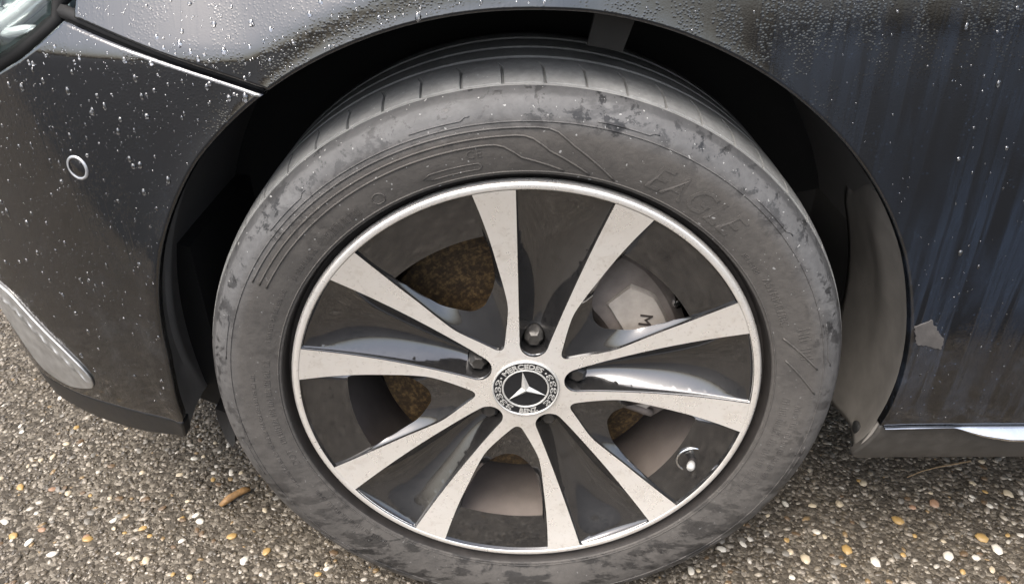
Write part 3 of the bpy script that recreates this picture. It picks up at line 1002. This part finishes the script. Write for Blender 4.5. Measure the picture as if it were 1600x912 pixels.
def bolt(k):
    c2 = frame(A0 - 72 * k)((0.056, 0.0))
    V, F = [], []
    y0 = float(face_y(np.array([c2]))[0])
    rows = [(0.0104, 0.034), (0.0104, 0.0150), (0.0096, 0.0105), (0.0066, 0.0078)]
    hexr = []
    for r, d in rows:
        for s in range(24):
            a = 2 * math.pi * s / 24 + 0.5 * k
            hx = 1.0 if d > 0.014 else math.cos(math.pi / 6) / math.cos(((a - 0.5 * k) % (math.pi / 3)) - math.pi / 6)
            V.append((c2[0] + r * hx * math.cos(a), y0 + d, c2[1] + r * hx * math.sin(a) + H))
    for d_, q in enumerate(range(3)):
        for s in range(24):
            t = (s + 1) % 24
            F.append([q * 24 + s, q * 24 + t, (q + 1) * 24 + t, (q + 1) * 24 + s])
    F.append([72 + s for s in range(24)])
    return new_obj('wheel_bolt', V, F, BOLT, wheel, angle=R(25))
for k in range(5):
    pocket_floor(k); window_frame(k); bolt(k)

# valve in its dished recess
def valve():
    f = frame(A0 - 108)
    def at(u, w, y):
        z = f((u, w)); return (z[0], y, z[1] + H)
    cu, cw, yb = 0.2075, -0.001, 0.0105
    tube('valve_recess', [at(cu + 0.0165 * math.cos(a), cw + 0.0165 * math.sin(a), yb - 0.0014) for a in np.linspace(R(95), R(275), 30)], 0.0013, CHROME, wheel, 8)
    V, F = [], []
    prof = [(0.0165, 0.0008), (0.0145, -0.0012), (0.008, -0.0008), (0.0, -0.0008)]
    for a in range(32):
        an = 2 * math.pi * a / 32
        for r, d in prof:
            V.append(at(cu + r * math.cos(an), cw + r * math.sin(an), yb + d))
    for a in range(32):
        b = (a + 1) % 32
        for p in range(3):
            F.append([a * 4 + p, a * 4 + p + 1, b * 4 + p + 1, b * 4 + p])
    new_obj('valve_dish', V, F, GBLACK, wheel)
    st = [at(cu + 0.004 - 0.010 * t, cw, yb + 0.004 - 0.022 * t) for t in np.linspace(0, 1, 8)]
    tube('valve_stem', st[:5], 0.0042, RUBC, wheel, 12)
    tube('valve_cap', st[4:], [0.0040, 0.0046, 0.0046, 0.0036], CAPS, wheel, 14)
valve()

# centre cap
def cap():
    yc = 0.0165
    lathe('centre_cap', [(yc + 0.006, 0.0362), (yc + 0.0005, 0.0362), (yc - 0.0014, 0.0355), (yc - 0.0018, 0.0348), (yc - 0.0014, 0.0341), (yc - 0.0006, 0.0336), (yc - 0.0006, 0.0252), (yc - 0.0012, 0.0250), (yc - 0.0016, 0.0242), (yc - 0.0012, 0.0234), (yc - 0.0002, 0.0231), (yc + 0.0004, 0.0)],
          [CAPS, CAPF], wheel, 96, fm=[0, 0, 0, 0, 0, 1, 0, 0, 0, 0, 1], flip=True, angle=R(40))
    ybk = lambda r: yc - 0.0007
    rot = 7.5
    arc_text('cap_lettering', 'MERCEDES', 0.0082, 0.0266, 90 + rot, ybk, 0.0006, CAPS, wheel, True, bold=0.0002, stretch=1.06)
    arc_text('cap_lettering', 'BENZ', 0.0082, 0.0324, 270 + rot - 2, ybk, 0.0006, CAPS, wheel, False, bold=0.0002, stretch=1.06)
    # three-pointed star, ridged
    c3 = Vector((0, yc - 0.0040, H)); V = [c3]; F = []
    for k in range(3):
        a = R(98.5 + 120 * k); b = R(98.5 + 60 + 120 * k)
        V.append(Vector((0.0232 * math.cos(a), yc - 0.0010, 0.0232 * math.sin(a) + H)))
        V.append(Vector((0.0048 * math.cos(b), yc - 0.0003, 0.0048 * math.sin(b) + H)))
    for k in range(3):
        t, v, v0 = 1 + 2 * k, 2 + 2 * k, 2 + 2 * ((k + 2) % 3)
        F += [[0, v, t], [0, t, v0]]
    new_obj('star', V, F, CAPS, wheel, smooth=False)
    # laurel leaves and two dots
    def leaf(a, r, da, dr, tilt):
        V, F = [], []
        n = 14
        for q in (1.0, 0.5):
            for s in range(n):
                t = 2 * math.pi * s / n
                sx = abs(math.cos(t)) ** 0.75 * math.copysign(1, math.cos(t)) * da * q; sy = math.sin(t) * dr * q
                aa = R(a) + (sx) / r + tilt * sy / r; rr = r + sy + tilt * 0.25 * sx
                V.append((rr * math.cos(aa), yc - (0.0012 if q == 1.0 else 0.0014), rr * math.sin(aa) + H))
        for s in range(n):
            l = (s + 1) % n; F.append([s, l, n + l, n + s])
        new_obj('laurel_leaf', V, F, CAPS, wheel, smooth=False)
    for sgn in (1, -1):
        for i in range(5):
            a = 90 + rot + sgn * (66 + i * 17.5)
            for dr in (0.0015, -0.0015):
                leaf(a, 0.0294 + dr * 1.2, 0.0038, 0.0015, sgn * 0.35 * (1 if dr > 0 else -1))
        a = R(90 + rot + sgn * 53)
        V = [(0.0294 * math.cos(a), yc - 0.0016, 0.0294 * math.sin(a) + H)] + [(0.0294 * math.cos(a) + 0.0012 * math.cos(t), yc - 0.0012, 0.0294 * math.sin(a) + 0.0012 * math.sin(t) + H) for t in np.linspace(0, 2 * math.pi, 10, endpoint=False)]
        new_obj('cap_dot', V, [[0, 1 + (s + 1) % 10, 1 + s] for s in range(10)], CAPS, wheel)
cap()

# ---- tyre
RT = 0.3297
TS = [(0.2505, -0.0046), (0.254, -0.0056), (0.262, -0.0078), (0.275, -0.0102), (0.287, -0.0112), (0.2965, -0.0106), (0.305, -0.0084), (0.3125, -0.0040), (0.318, 0.0020), (0.3225, 0.0100)]
_tr = np.array([p[0] for p in TS]); _ty = np.array([p[1] for p in TS]); _tsl = _pchip_slopes(_tr, _ty)
def side_y(r):
    return float(herm(np.array([float(r)]), _tr, _ty, _tsl)[0])
def squash(r, a, y):
    """tyre settles on the ground: flat patch and a slight belly above it"""
    x, z = r * math.cos(a), r * math.sin(a)
    sq = math.exp(-((math.degrees(a) % 360 - 270) / 16.0) ** 2)
    if y < 0.02 and r > 0.255:
        y -= 0.004 * sq * math.sin(min(1.0, (r - 0.255) / 0.06) * math.pi)
    z = max(z, -H + 0.0012)
    return x, y, z
def tyre():
    prof = [(0.016, 0.2385, 2), (0.0135, 0.2412, 2), (0.0130, 0.2428, 2), (0.0120, 0.2462, 2), (0.0080, 0.2482, 2), (0.0010, 0.2493, 2), (-0.0030, 0.2498, 2)]
    prof += [(y, r, 0) for r, y in [(rr, side_y(rr)) for rr in np.concatenate([np.linspace(0.2505, 0.3225, 34)])]]
    prof += [(0.0125, 0.3233, 1), (0.0132, 0.3233, 1), (0.0136, 0.3240, 1), (0.020, 0.3257, 1), (0.028, 0.3270, 1), (0.038, 0.3281, 1), (0.046, 0.3287, 1), (0.060, 0.3292, 1)]
    for g0 in (0.074, 0.112, 0.150):
        prof += [(g0, RT - 0.0006, 1), (g0 + 0.0008, RT - 0.0028, 1), (g0 + 0.006, RT - 0.0028, 1), (g0 + 0.0068, RT - 0.0003, 1)]
        if g0 < 0.16: prof += [(g0 + 0.020, RT, 1)]
    prof += [(0.190, 0.3275, 1), (0.202, 0.3215, 1), (0.210, 0.308, 0), (0.213, 0.285, 0), (0.205, 0.255, 0), (0.195, 0.236, 0)]
    ns = 58
    offs = [0.0, 0.035, 0.055, 0.095, 0.115, 0.32, 0.52, 0.76]
    V, F, M = [], [], []
    n = len(prof)
    angs = []
    for s in range(ns):
        for oi, of in enumerate(offs):
            angs.append((s + of, oi))
    for sa, oi in angs:
        for (y, r, m) in prof:
            a = 2 * math.pi * sa / ns
            slot = oi in (2, 3)
            rr = r
            if 0.0130 < y < 0.047 and slot: rr = r - 0.0030
            if 0.0130 < y < 0.19: a += 0.35 * (y - 0.013) if y > 0.05 else 0.12 * (y - 0.013)
            x, yy, z = squash(rr, a, y)
            V.append((x, yy, z + H))
    k = len(angs)
    for i in range(k):
        j = (i + 1) % k
        for p in range(n - 1):
            F.append([i * n + p, j * n + p, j * n + p + 1, i * n + p + 1]); M.append(prof[p + 1][2])
    return new_obj('tyre', V, F, [RUB, RUBT, RUBC], wheel, fmat=M, angle=R(38))
tyre()

def on_side(a, r, lift):
    x, y, z = squash(r, R(a), side_y(r) - lift)
    return (x, y, z + H)
def rib(path, rad=0.0009, lift=0.0001):
    tube('sidewall_rib', [on_side(a, r, lift) for a, r in path], rad, RUB, wheel, 6)
# moulded lines of the sidewall
rib([(a, 0.2985) for a in np.linspace(-95, 265, 200)], 0.0007)
rib([(a, 0.2530) for a in np.linspace(-95, 265, 200)], 0.0008)
for q, (r, a_end, a_in) in enumerate(((0.2935, 88, 74), (0.2868, 92, 79), (0.2800, 97, 84))):
    pth = [(a, r) for a in np.linspace(150, a_end, 40)]
    pth += [(a_end - 1.5, r - 0.0005), (a_end - 3, r - 0.003), (a_end - 4.5, r - 0.008)]
    pth += list(zip(np.linspace(a_end - 6, a_in - 1, 10), np.linspace(r - 0.0135, 0.2555, 10)))
    rib(pth)
for base in range(0, 360, 30):
    if 240 < base < 300: continue
    b = base + 14
    rib([(b - 5 + t, 0.3030 + (0.0025 if t < 1.2 else 0)) for t in np.linspace(0, 10, 14)], 0.0007)
for a0 in (-2, 4):
    rib(list(zip(np.linspace(14 + a0, 5 + a0, 12), np.linspace(0.262, 0.292, 12))))
rib([(a, 0.2585) for a in np.linspace(108, 99, 12)] + [(98.4, 0.2615), (99, 0.2645)] + [(a, 0.2645) for a in np.linspace(99, 108.5, 12)] + [(110, 0.2615), (108, 0.2585)], 0.0005)
rib([(119.5 + 1.25 * math.cos(t), 0.2628 + 0.0052 * math.sin(t)) for t in np.linspace(0, 2 * math.pi, 24)], 0.0005)
arc_text('sidewall_lettering', 'EAGLE', 0.034, 0.2605, 57.5, side_y, 0.0005, RUB, wheel, True, stretch=0.95, shear=0.25)
arc_text('sidewall_lettering', 'ASYMMETRIC', 0.0105, 0.2625, 27.5, side_y, 0.0005, RUB, wheel, True, stretch=0.95)
arc_text('sidewall_lettering', 'DOT', 0.0105, 0.2600, 196.5, side_y, 0.0005, RUB, wheel, True, stretch=1.0)
arc_text('sidewall_lettering', 'CE', 0.0105, 0.2700, 99.5, side_y, 0.0005, RUB, wheel, True, stretch=1.1)
# worn, unreadable moulded characters: rows of short bars
def ticks(a0, a1, r, h, step):
    V, F = [], []
    a = a0; i = 0
    while a < a1:
        i += 1
        if i % 5:
            wd = random.choice((0.10, 0.14, 0.2)); b = len(V)
            for aa in (a, a + wd):
                for rr in (r, r + h * random.uniform(0.75, 1)):
                    V.append(on_side(aa, rr, 0.0006)); V.append(on_side(aa, rr, -0.0005))
            F += [[b, b + 2, b + 6, b + 4], [b, b + 1, b + 3, b + 2], [b + 4, b + 6, b + 7, b + 5], [b, b + 4, b + 5, b + 1], [b + 2, b + 3, b + 7, b + 6]]
        a += step * random.uniform(0.8, 1.2)
    new_obj('sidewall_moulding', V, F, RUB, wheel, smooth=False)
ticks(168, 192, 0.2610, 0.0062, 0.55)
ticks(172, 205, 0.2755, 0.0040, 0.42)
ticks(-28, 2, 0.2620, 0.0085, 0.62)
ticks(-24, 0, 0.2760, 0.0060, 0.5)
ticks(124, 134, 0.2590, 0.0085, 0.35)
ticks(137, 146, 0.2600, 0.0050, 0.4)
ticks(12, 20, 0.2760, 0.0120, 0.9)
ticks(-62, -34, 0.2630, 0.0055, 0.5)
ticks(208, 232, 0.2630, 0.0050, 0.5)
ticks(36, 42, 0.2600, 0.0050, 0.4)
ticks(149, 163, 0.2625, 0.0045, 0.45)

# ---- brake
lathe('brake_disc', [(0.0655, 0.075), (0.0650, 0.085), (0.0745, 0.087), (0.0745, 0.1644), (0.0760, 0.1655), (0.0870, 0.1655), (0.0872, 0.160), (0.0935, 0.160), (0.0937, 0.1655), (0.1060, 0.1655), (0.108, 0.09)], RUST, car, 128, flip=True, angle=R(30))
lathe('hub_flange', [(0.060, 0.020), (0.060, 0.072), (0.0615, 0.0765), (0.0660, 0.0775), (0.0665, 0.085)], RUSTY, car, 80, flip=True)
lathe('backing_plate', [(0.150, 0.05), (0.150, 0.203)], DARK, car, 80, flip=True)

def caliper():
    def ring_block(name, a0, a1, r0, r1, y0, y1, bev, mat, par, n=26):
        V, F = [], []
        for i in range(n + 1):
            t = i / n; a = R(a0 + (a1 - a0) * t)
            sh = min(1.0, min(t, 1 - t) / 0.12) ** 0.5
            for rr, y in ((r0, y1), (r0, y0 + bev), (r0 + bev, y0), (r1 - bev, y0), (r1, y0 + bev), (r1, y1)):
                rm = (r0 + r1) / 2
                q = rm + (rr - rm) * (0.72 + 0.28 * sh); yy = y + (1 - sh) * 0.012 * (y < y1)
                V.append((q * math.cos(a), yy, q * math.sin(a) + H))
        for i in range(n):
            for p in range(5):
                F.append([i * 6 + p, (i + 1) * 6 + p, (i + 1) * 6 + p + 1, i * 6 + p + 1])
        F += [[0, 1, 2, 3, 4, 5], [n * 6 + p for p in (5, 4, 3, 2, 1, 0)]]
        return new_obj(name, V, F, mat, par, angle=R(30))
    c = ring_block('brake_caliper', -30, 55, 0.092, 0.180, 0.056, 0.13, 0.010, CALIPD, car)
    # pale bridge plate with its letter
    V, F = [], []
    a_list = np.linspace(-22, 44, 22)
    for a in a_list:
        w = min(1.0, min(a + 22, 44 - a) / 9.0)
        rin, rout = 0.119 - 0.003 * w, 0.148 + 0.012 * w
        for rr, y in ((rin - 0.004, 0.060), (rin, 0.0515), (rout, 0.0505), (rout + 0.005, 0.060)):
            V.append((rr * math.cos(R(a)), y, rr * math.sin(R(a)) + H))
    for i in range(len(a_list) - 1):
        for p in range(3):
            F.append([i * 4 + p, (i + 1) * 4 + p, (i + 1) * 4 + p + 1, i * 4 + p + 1])
    F += [[0, 1, 2, 3], [(len(a_list) - 1) * 4 + p for p in (3, 2, 1, 0)]]
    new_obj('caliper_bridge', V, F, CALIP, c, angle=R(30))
    for a in (-24,):
        pts = [((0.108 + 0.05 * t) * math.cos(R(a)), 0.0535, (0.108 + 0.05 * t) * math.sin(R(a)) + H) for t in np.linspace(0, 1, 6)]
        tube('caliper_rib', pts, 0.005, CALIPD, c, 8)
    V, F2 = text_mesh('M', 0.0195, 0.0)
    cx, cz, ro = 0.1265, 0.0640, R(-97)
    out = []
    for x, y, z in V:
        y -= 0.007
        out.append((cx + x * math.cos(ro) - y * math.sin(ro), 0.0498 if z > 0 else 0.053, cz + x * math.sin(ro) + y * math.cos(ro) + H))
    new_obj('caliper_lettering', out, F2, INK, c, smooth=False)
    # pad pin with a bright head
    V, F = [], []
    for i, (r, y) in enumerate(((0.006, 0.058), (0.006, 0.050), (0.0045, 0.0475), (0.0015, 0.0465))):
        for s in range(14):
            a = 2 * math.pi * s / 14; V.append((0.1575 + r * math.cos(a), y, 0.0850 + r * math.sin(a) + H))
    for q in range(3):
        for s in range(14):
            t = (s + 1) % 14; F.append([q * 14 + s, q * 14 + t, (q + 1) * 14 + t, (q + 1) * 14 + s])
    F.append([42 + s for s in range(14)])
    new_obj('bleed_screw', V, F, CHROME, c, angle=R(40))
caliper()

# ------------------------------------------------------------------ rain on the paint
WATER = Mat('rain_water')
WATER.set(Base_Color=(1, 1, 1), Roughness=0.0, IOR=1.33)
WATER.b.inputs['Transmission Weight'].default_value = 1.0
WATER.b.inputs['Coat Weight'].default_value = 1.0
WATER.b.inputs['Coat IOR'].default_value = 2.0
WATER.b.inputs['Coat Roughness'].default_value = 0.02
def drops(name, poly, par, count, zone, sizes, seed, zpow=1.0):
    rg = np.random.default_rng(seed)
    (x0, x1, z0, z1) = zone
    P = np.stack([rg.uniform(x0, x1, count * 3), z0 + (z1 - z0) * rg.random(count * 3) ** zpow], 1)
    P = P[in_poly(P, poly)]; P = P[dist_poly(P, poly) > 0.004][:count]
    Y = body(P); N = grad_normals(body, P)
    ns = 7
    dome = [(math.cos(2 * math.pi * s / ns), math.sin(2 * math.pi * s / ns), 0.0) for s in range(ns)]
    dome += [(0.80 * math.cos(2 * math.pi * (s + .5) / ns), 0.80 * math.sin(2 * math.pi * (s + .5) / ns), 0.36) for s in range(ns)]
    dome += [(0.42 * math.cos(2 * math.pi * s / ns), 0.42 * math.sin(2 * math.pi * s / ns), 0.58) for s in range(ns)] + [(0, 0, 0.66)]
    dome = np.array(dome); nv = len(dome)
    fd = []
    for q in range(2):
        for s in range(ns):
            t = (s + 1) % ns
            fd.append((q * ns + s, q * ns + t, (q + 1) * ns + s)); fd.append((q * ns + t, (q + 1) * ns + t, (q + 1) * ns + s))
    fd += [(2 * ns + s, 2 * ns + (s + 1) % ns, 3 * ns) for s in range(ns)]
    fd.append(tuple(range(ns))[::-1])
    V, F = [], []
    for p, y, n in zip(P, Y, N):
        n = n / np.linalg.norm(n); t1 = np.cross([0, 0, 1.0], n); t1 /= np.linalg.norm(t1); t2 = np.cross(n, t1)
        s = sizes[0] * (sizes[1] / sizes[0]) ** (rg.random() ** 4.5)
        el = rg.uniform(0.9, 2.0); jx = rg.normal(0, 0.14, nv) * (dome[:, 2] < 0.5); 
        c = np.array([p[0], y, p[1] + H]) - n * 0.00002
        Q = c + (dome[:, :1] * (1 + jx[:, None])) * t1 * s + dome[:, 1:2] * t2 * s * el + dome[:, 2:3] * n * s * 0.8
        b = len(V); V.extend(Q.tolist()); F.extend([[b + i for i in f] for f in fd])
    o = new_obj(name, V, F, WATER, par)
    tag(o, kind='stuff')
fpoly = resample(fender_outline, 0.01); bpoly = resample(bumper_outline, 0.01)
drops('raindrops', fpoly, fender, 900, (-0.40, 0.02, 0.33, 0.50), (0.0006, 0.0022), 1)
drops('raindrops', fpoly, fender, 800, (0.02, 0.85, -0.03, 0.50), (0.0005, 0.0022), 2)
drops('raindrops', bpoly, bumper, 1500, (-0.70, -0.20, -0.04, 0.38), (0.00035, 0.0027), 3, 0.5)

# ------------------------------------------------------------------ stones of the ground
STONES = [
    make_plain('stone_white', (0.50, 0.465, 0.395), 0.40, 0, 0.15, 90, 0.15),
    make_plain('stone_cream', (0.38, 0.32, 0.225), 0.42, 0, 0.2, 90, 0.15),
    make_plain('stone_ochre', (0.30, 0.195, 0.072), 0.42, 0, 0.25, 90, 0.15),
    make_plain('stone_grey', (0.14, 0.128, 0.108), 0.42, 0, 0.25, 90, 0.2),
    make_plain('stone_brown', (0.10, 0.066, 0.037), 0.42, 0, 0.25, 90, 0.2),
    make_plain('stone_pink', (0.24, 0.145, 0.09), 0.42, 0, 0.2, 90, 0.15)]
def stone_mesh(seed, mat):
    rg = random.Random(seed)
    V, F = [], []
    ns = 6
    V.append((0, 0, -1))
    for q, el in enumerate((-35, 20, 55)):
        for s in range(ns):
            a = 2 * math.pi * (s + 0.5 * q) / ns; k = rg.uniform(0.8, 1.15)
            V.append((k * math.cos(R(el)) * math.cos(a), k * math.cos(R(el)) * math.sin(a), math.sin(R(el)) * rg.uniform(0.85, 1.1)))
    V.append((rg.uniform(-.2, .2), rg.uniform(-.2, .2), 1))
    for s in range(ns):
        t = (s + 1) % ns
        F.append((0, 1 + t, 1 + s))
        for q in range(2):
            a, b = 1 + q * ns, 1 + (q + 1) * ns
            F.append((a + s, a + t, b + s)); F.append((a + t, b + t, b + s))
        F.append((1 + 2 * ns + s, 1 + 2 * ns + t, 19))
    me = bpy.data.meshes.new('pebble')
    me.from_pydata(V, [], F)
    me.materials.append(mat.m)
    me.polygons.foreach_set('use_smooth', np.full(len(F), True))
    return me
SM = [[stone_mesh(100 * c + s, m) for s in range(4)] for c, m in enumerate(STONES)]
def pebble(x, y, size, c, el=1.0):
    o = bpy.data.objects.new('pebble', random.choice(SM[c]))
    col.objects.link(o)
    o.parent = ground
    o.location = (x, y, size * 0.08)
    o.rotation_euler = (random.uniform(-.25, .25), random.uniform(-.25, .25), random.uniform(0, 6.28))
    o.scale = (size * el, size, size * 0.5)
# stones one can point at in the photograph: (x, y, size, colour)
known = [(-0.595, 0.085, .0070, 2), (-0.575, 0.118, .0055, 0), (-0.453, 0.116, .0065, 0), (-0.507, 0.24, .006, 0), (-0.60, 0.31, .006, 4), (-0.40, 0.09, .0075, 2), (-0.345, 0.065, .007, 2), (-0.70, 0.09, .007, 2), (-0.63, 0.06, .008, 0),
         (-0.44, 0.21, .006, 0), (-0.37, 0.05, .0075, 0), (-0.50, 0.05, .007, 1), (-0.285, 0.012, .006, 1), (0.43, 0.07, .0085, 2), (0.46, 0.05, .008, 0), (0.37, 0.055, .0085, 1), (0.52, 0.12, .009, 2), (0.56, 0.06, .008, 0),
         (0.62, 0.09, .009, 2), (0.63, 0.07, .008, 0), (0.50, 0.19, .007, 1), (0.585, 0.15, .008, 5), (0.45, 0.15, .0075, 1), (0.40, 0.10, .006, 0), (0.66, 0.19, .006, 1), (0.70, 0.17, .008, 1)]
for x, y, s, c in known:
    pebble(x, y, s * 0.88, c, 1.25)
for i in range(300 - len(known)):
    if i % 2: x, y = random.uniform(-0.85, -0.25), random.triangular(-0.02, 0.45, 0.08)
    else: x, y = random.uniform(0.20, 0.85), random.triangular(-0.02, 0.33, 0.06)
    pebble(x, y, random.uniform(0.0030, 0.0054), random.choices(range(6), (3, 4, 2, 6, 4, 1))[0], random.uniform(1.0, 1.6))

def aggregate():
    t = (1 + 5 ** 0.5) / 2
    ico = np.array([(-1, t, 0), (1, t, 0), (-1, -t, 0), (1, -t, 0), (0, -1, t), (0, 1, t), (0, -1, -t), (0, 1, -t), (t, 0, -1), (t, 0, 1), (-t, 0, -1), (-t, 0, 1)]) / math.hypot(1, t)
    fc = np.array([(0, 11, 5), (0, 5, 1), (0, 1, 7), (0, 7, 10), (0, 10, 11), (1, 5, 9), (5, 11, 4), (11, 10, 2), (10, 7, 6), (7, 1, 8), (3, 9, 4), (3, 4, 2), (3, 2, 6), (3, 6, 8), (3, 8, 9), (4, 9, 5), (2, 4, 11), (6, 2, 10), (8, 6, 7), (9, 8, 1)])
    n = 62000
    x = rng.uniform(-1.15, 1.05, n); y = rng.uniform(-0.30, 0.95, n)
    s = 0.0015 * (0.0046 / 0.0015) ** (rng.random(n) ** 1.6)
    a = rng.uniform(0, 2 * math.pi, n); el = rng.uniform(1, 2.0, n); hz = rng.uniform(0.28, 0.55, n)
    j = rng.uniform(0.75, 1.2, (n, 12, 3))
    L = ico[None] * j
    lx, ly, lz = L[..., 0] * (s * el)[:, None], L[..., 1] * s[:, None], L[..., 2] * (s * hz)[:, None]
    ca, sa = np.cos(a)[:, None], np.sin(a)[:, None]
    V = np.stack([x[:, None] + lx * ca - ly * sa, y[:, None] + lx * sa + ly * ca, lz + (s * rng.uniform(-0.22, 0.16, n))[:, None]], 2).reshape(-1, 3)
    F = (fc[None] + (np.arange(n) * 12)[:, None, None]).reshape(-1, 3)
    me = bpy.data.meshes.new('aggregate')
    me.vertices.add(len(V)); me.vertices.foreach_set('co', V.astype(np.float32).ravel())
    me.loops.add(F.size); me.loops.foreach_set('vertex_index', F.astype(np.int32).ravel())
    me.polygons.add(len(F)); me.polygons.foreach_set('loop_start', np.arange(0, F.size, 3, dtype=np.int32)); me.polygons.foreach_set('loop_total', np.full(len(F), 3, dtype=np.int32))
    me.polygons.foreach_set('use_smooth', np.full(len(F), True))
    me.update(calc_edges=True)
    m = Mat('aggregate_chips')
    ri = m.n('NewGeometry').outputs['Random Per Island']
    c = m.ramp(ri, [(0.0, (0.046, 0.038, 0.028)), (0.16, (0.066, 0.054, 0.039)), (0.34, (0.090, 0.074, 0.053)), (0.54, (0.120, 0.100, 0.073)), (0.70, (0.165, 0.140, 0.105)), (0.82, (0.23, 0.20, 0.16)), (0.91, (0.21, 0.14, 0.065)), (0.92, (0.31, 0.275, 0.22)), (0.972, (0.44, 0.405, 0.345))], 'CONSTANT')
    c = m.mix(m.math('MULTIPLY', m.noise(300, 3), 0.45), c, (0.075, 0.062, 0.045))
    m.set(Base_Color=c, Roughness=m.rng(m.g(m.noise(2.2, 4, 0.6), 0.42, 0.62), 0.42, 0.2))
    me.materials.append(m.m)
    o = bpy.data.objects.new('aggregate', me); col.objects.link(o); o.parent = ground
    tag(o, kind='stuff')
aggregate()

# ------------------------------------------------------------------ small loose things
BARK = make_plain('bark', (0.22, 0.125, 0.048), 0.6, 0, 0.35, 150, 0.5)
b = tube('bark_fragment', [(-0.432, 0.140, 0.006), (-0.424, 0.150, 0.008), (-0.414, 0.160, 0.009), (-0.406, 0.168, 0.008), (-0.399, 0.172, 0.006)], [0.003, 0.0055, 0.0050, 0.0052, 0.003], BARK, None, 9)
tag(b, 'orange-brown curved scrap of bark on the ground left of the tyre', 'bark')
TWIG = make_plain('dry_twig', (0.20, 0.135, 0.07), 0.7, 0, 0.3, 200, 0.3)
b = tube('twig', [(0.566, 0.197, 0.006), (0.590, 0.206, 0.009), (0.618, 0.214, 0.010), (0.645, 0.219, 0.011), (0.672, 0.225, 0.012)], [0.0006, 0.0009, 0.0010, 0.0011, 0.0014], TWIG, None, 7)
tag(b, 'thin dry brown twig lying on the stones below the side sill', 'twig')
def scrap():  # thin flat pale grey patch, just proud of the fender surface
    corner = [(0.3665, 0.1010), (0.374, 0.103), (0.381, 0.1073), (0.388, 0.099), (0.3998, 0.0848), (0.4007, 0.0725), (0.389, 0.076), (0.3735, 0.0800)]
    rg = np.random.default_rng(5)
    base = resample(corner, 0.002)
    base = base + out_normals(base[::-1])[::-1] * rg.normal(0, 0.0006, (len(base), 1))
    SC = make_plain('pale_grey_patch', (0.058, 0.054, 0.051), 0.6, 0, 0.25, 110, 0.3)
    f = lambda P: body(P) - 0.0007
    o = panel('pale_patch', base, 0.006, f, SC, None, lip=0.0004, depth=0.0004, step=0.002)
    tag(o, 'small pale grey patch on the black fender just behind the wheel arch', 'leaf scrap')
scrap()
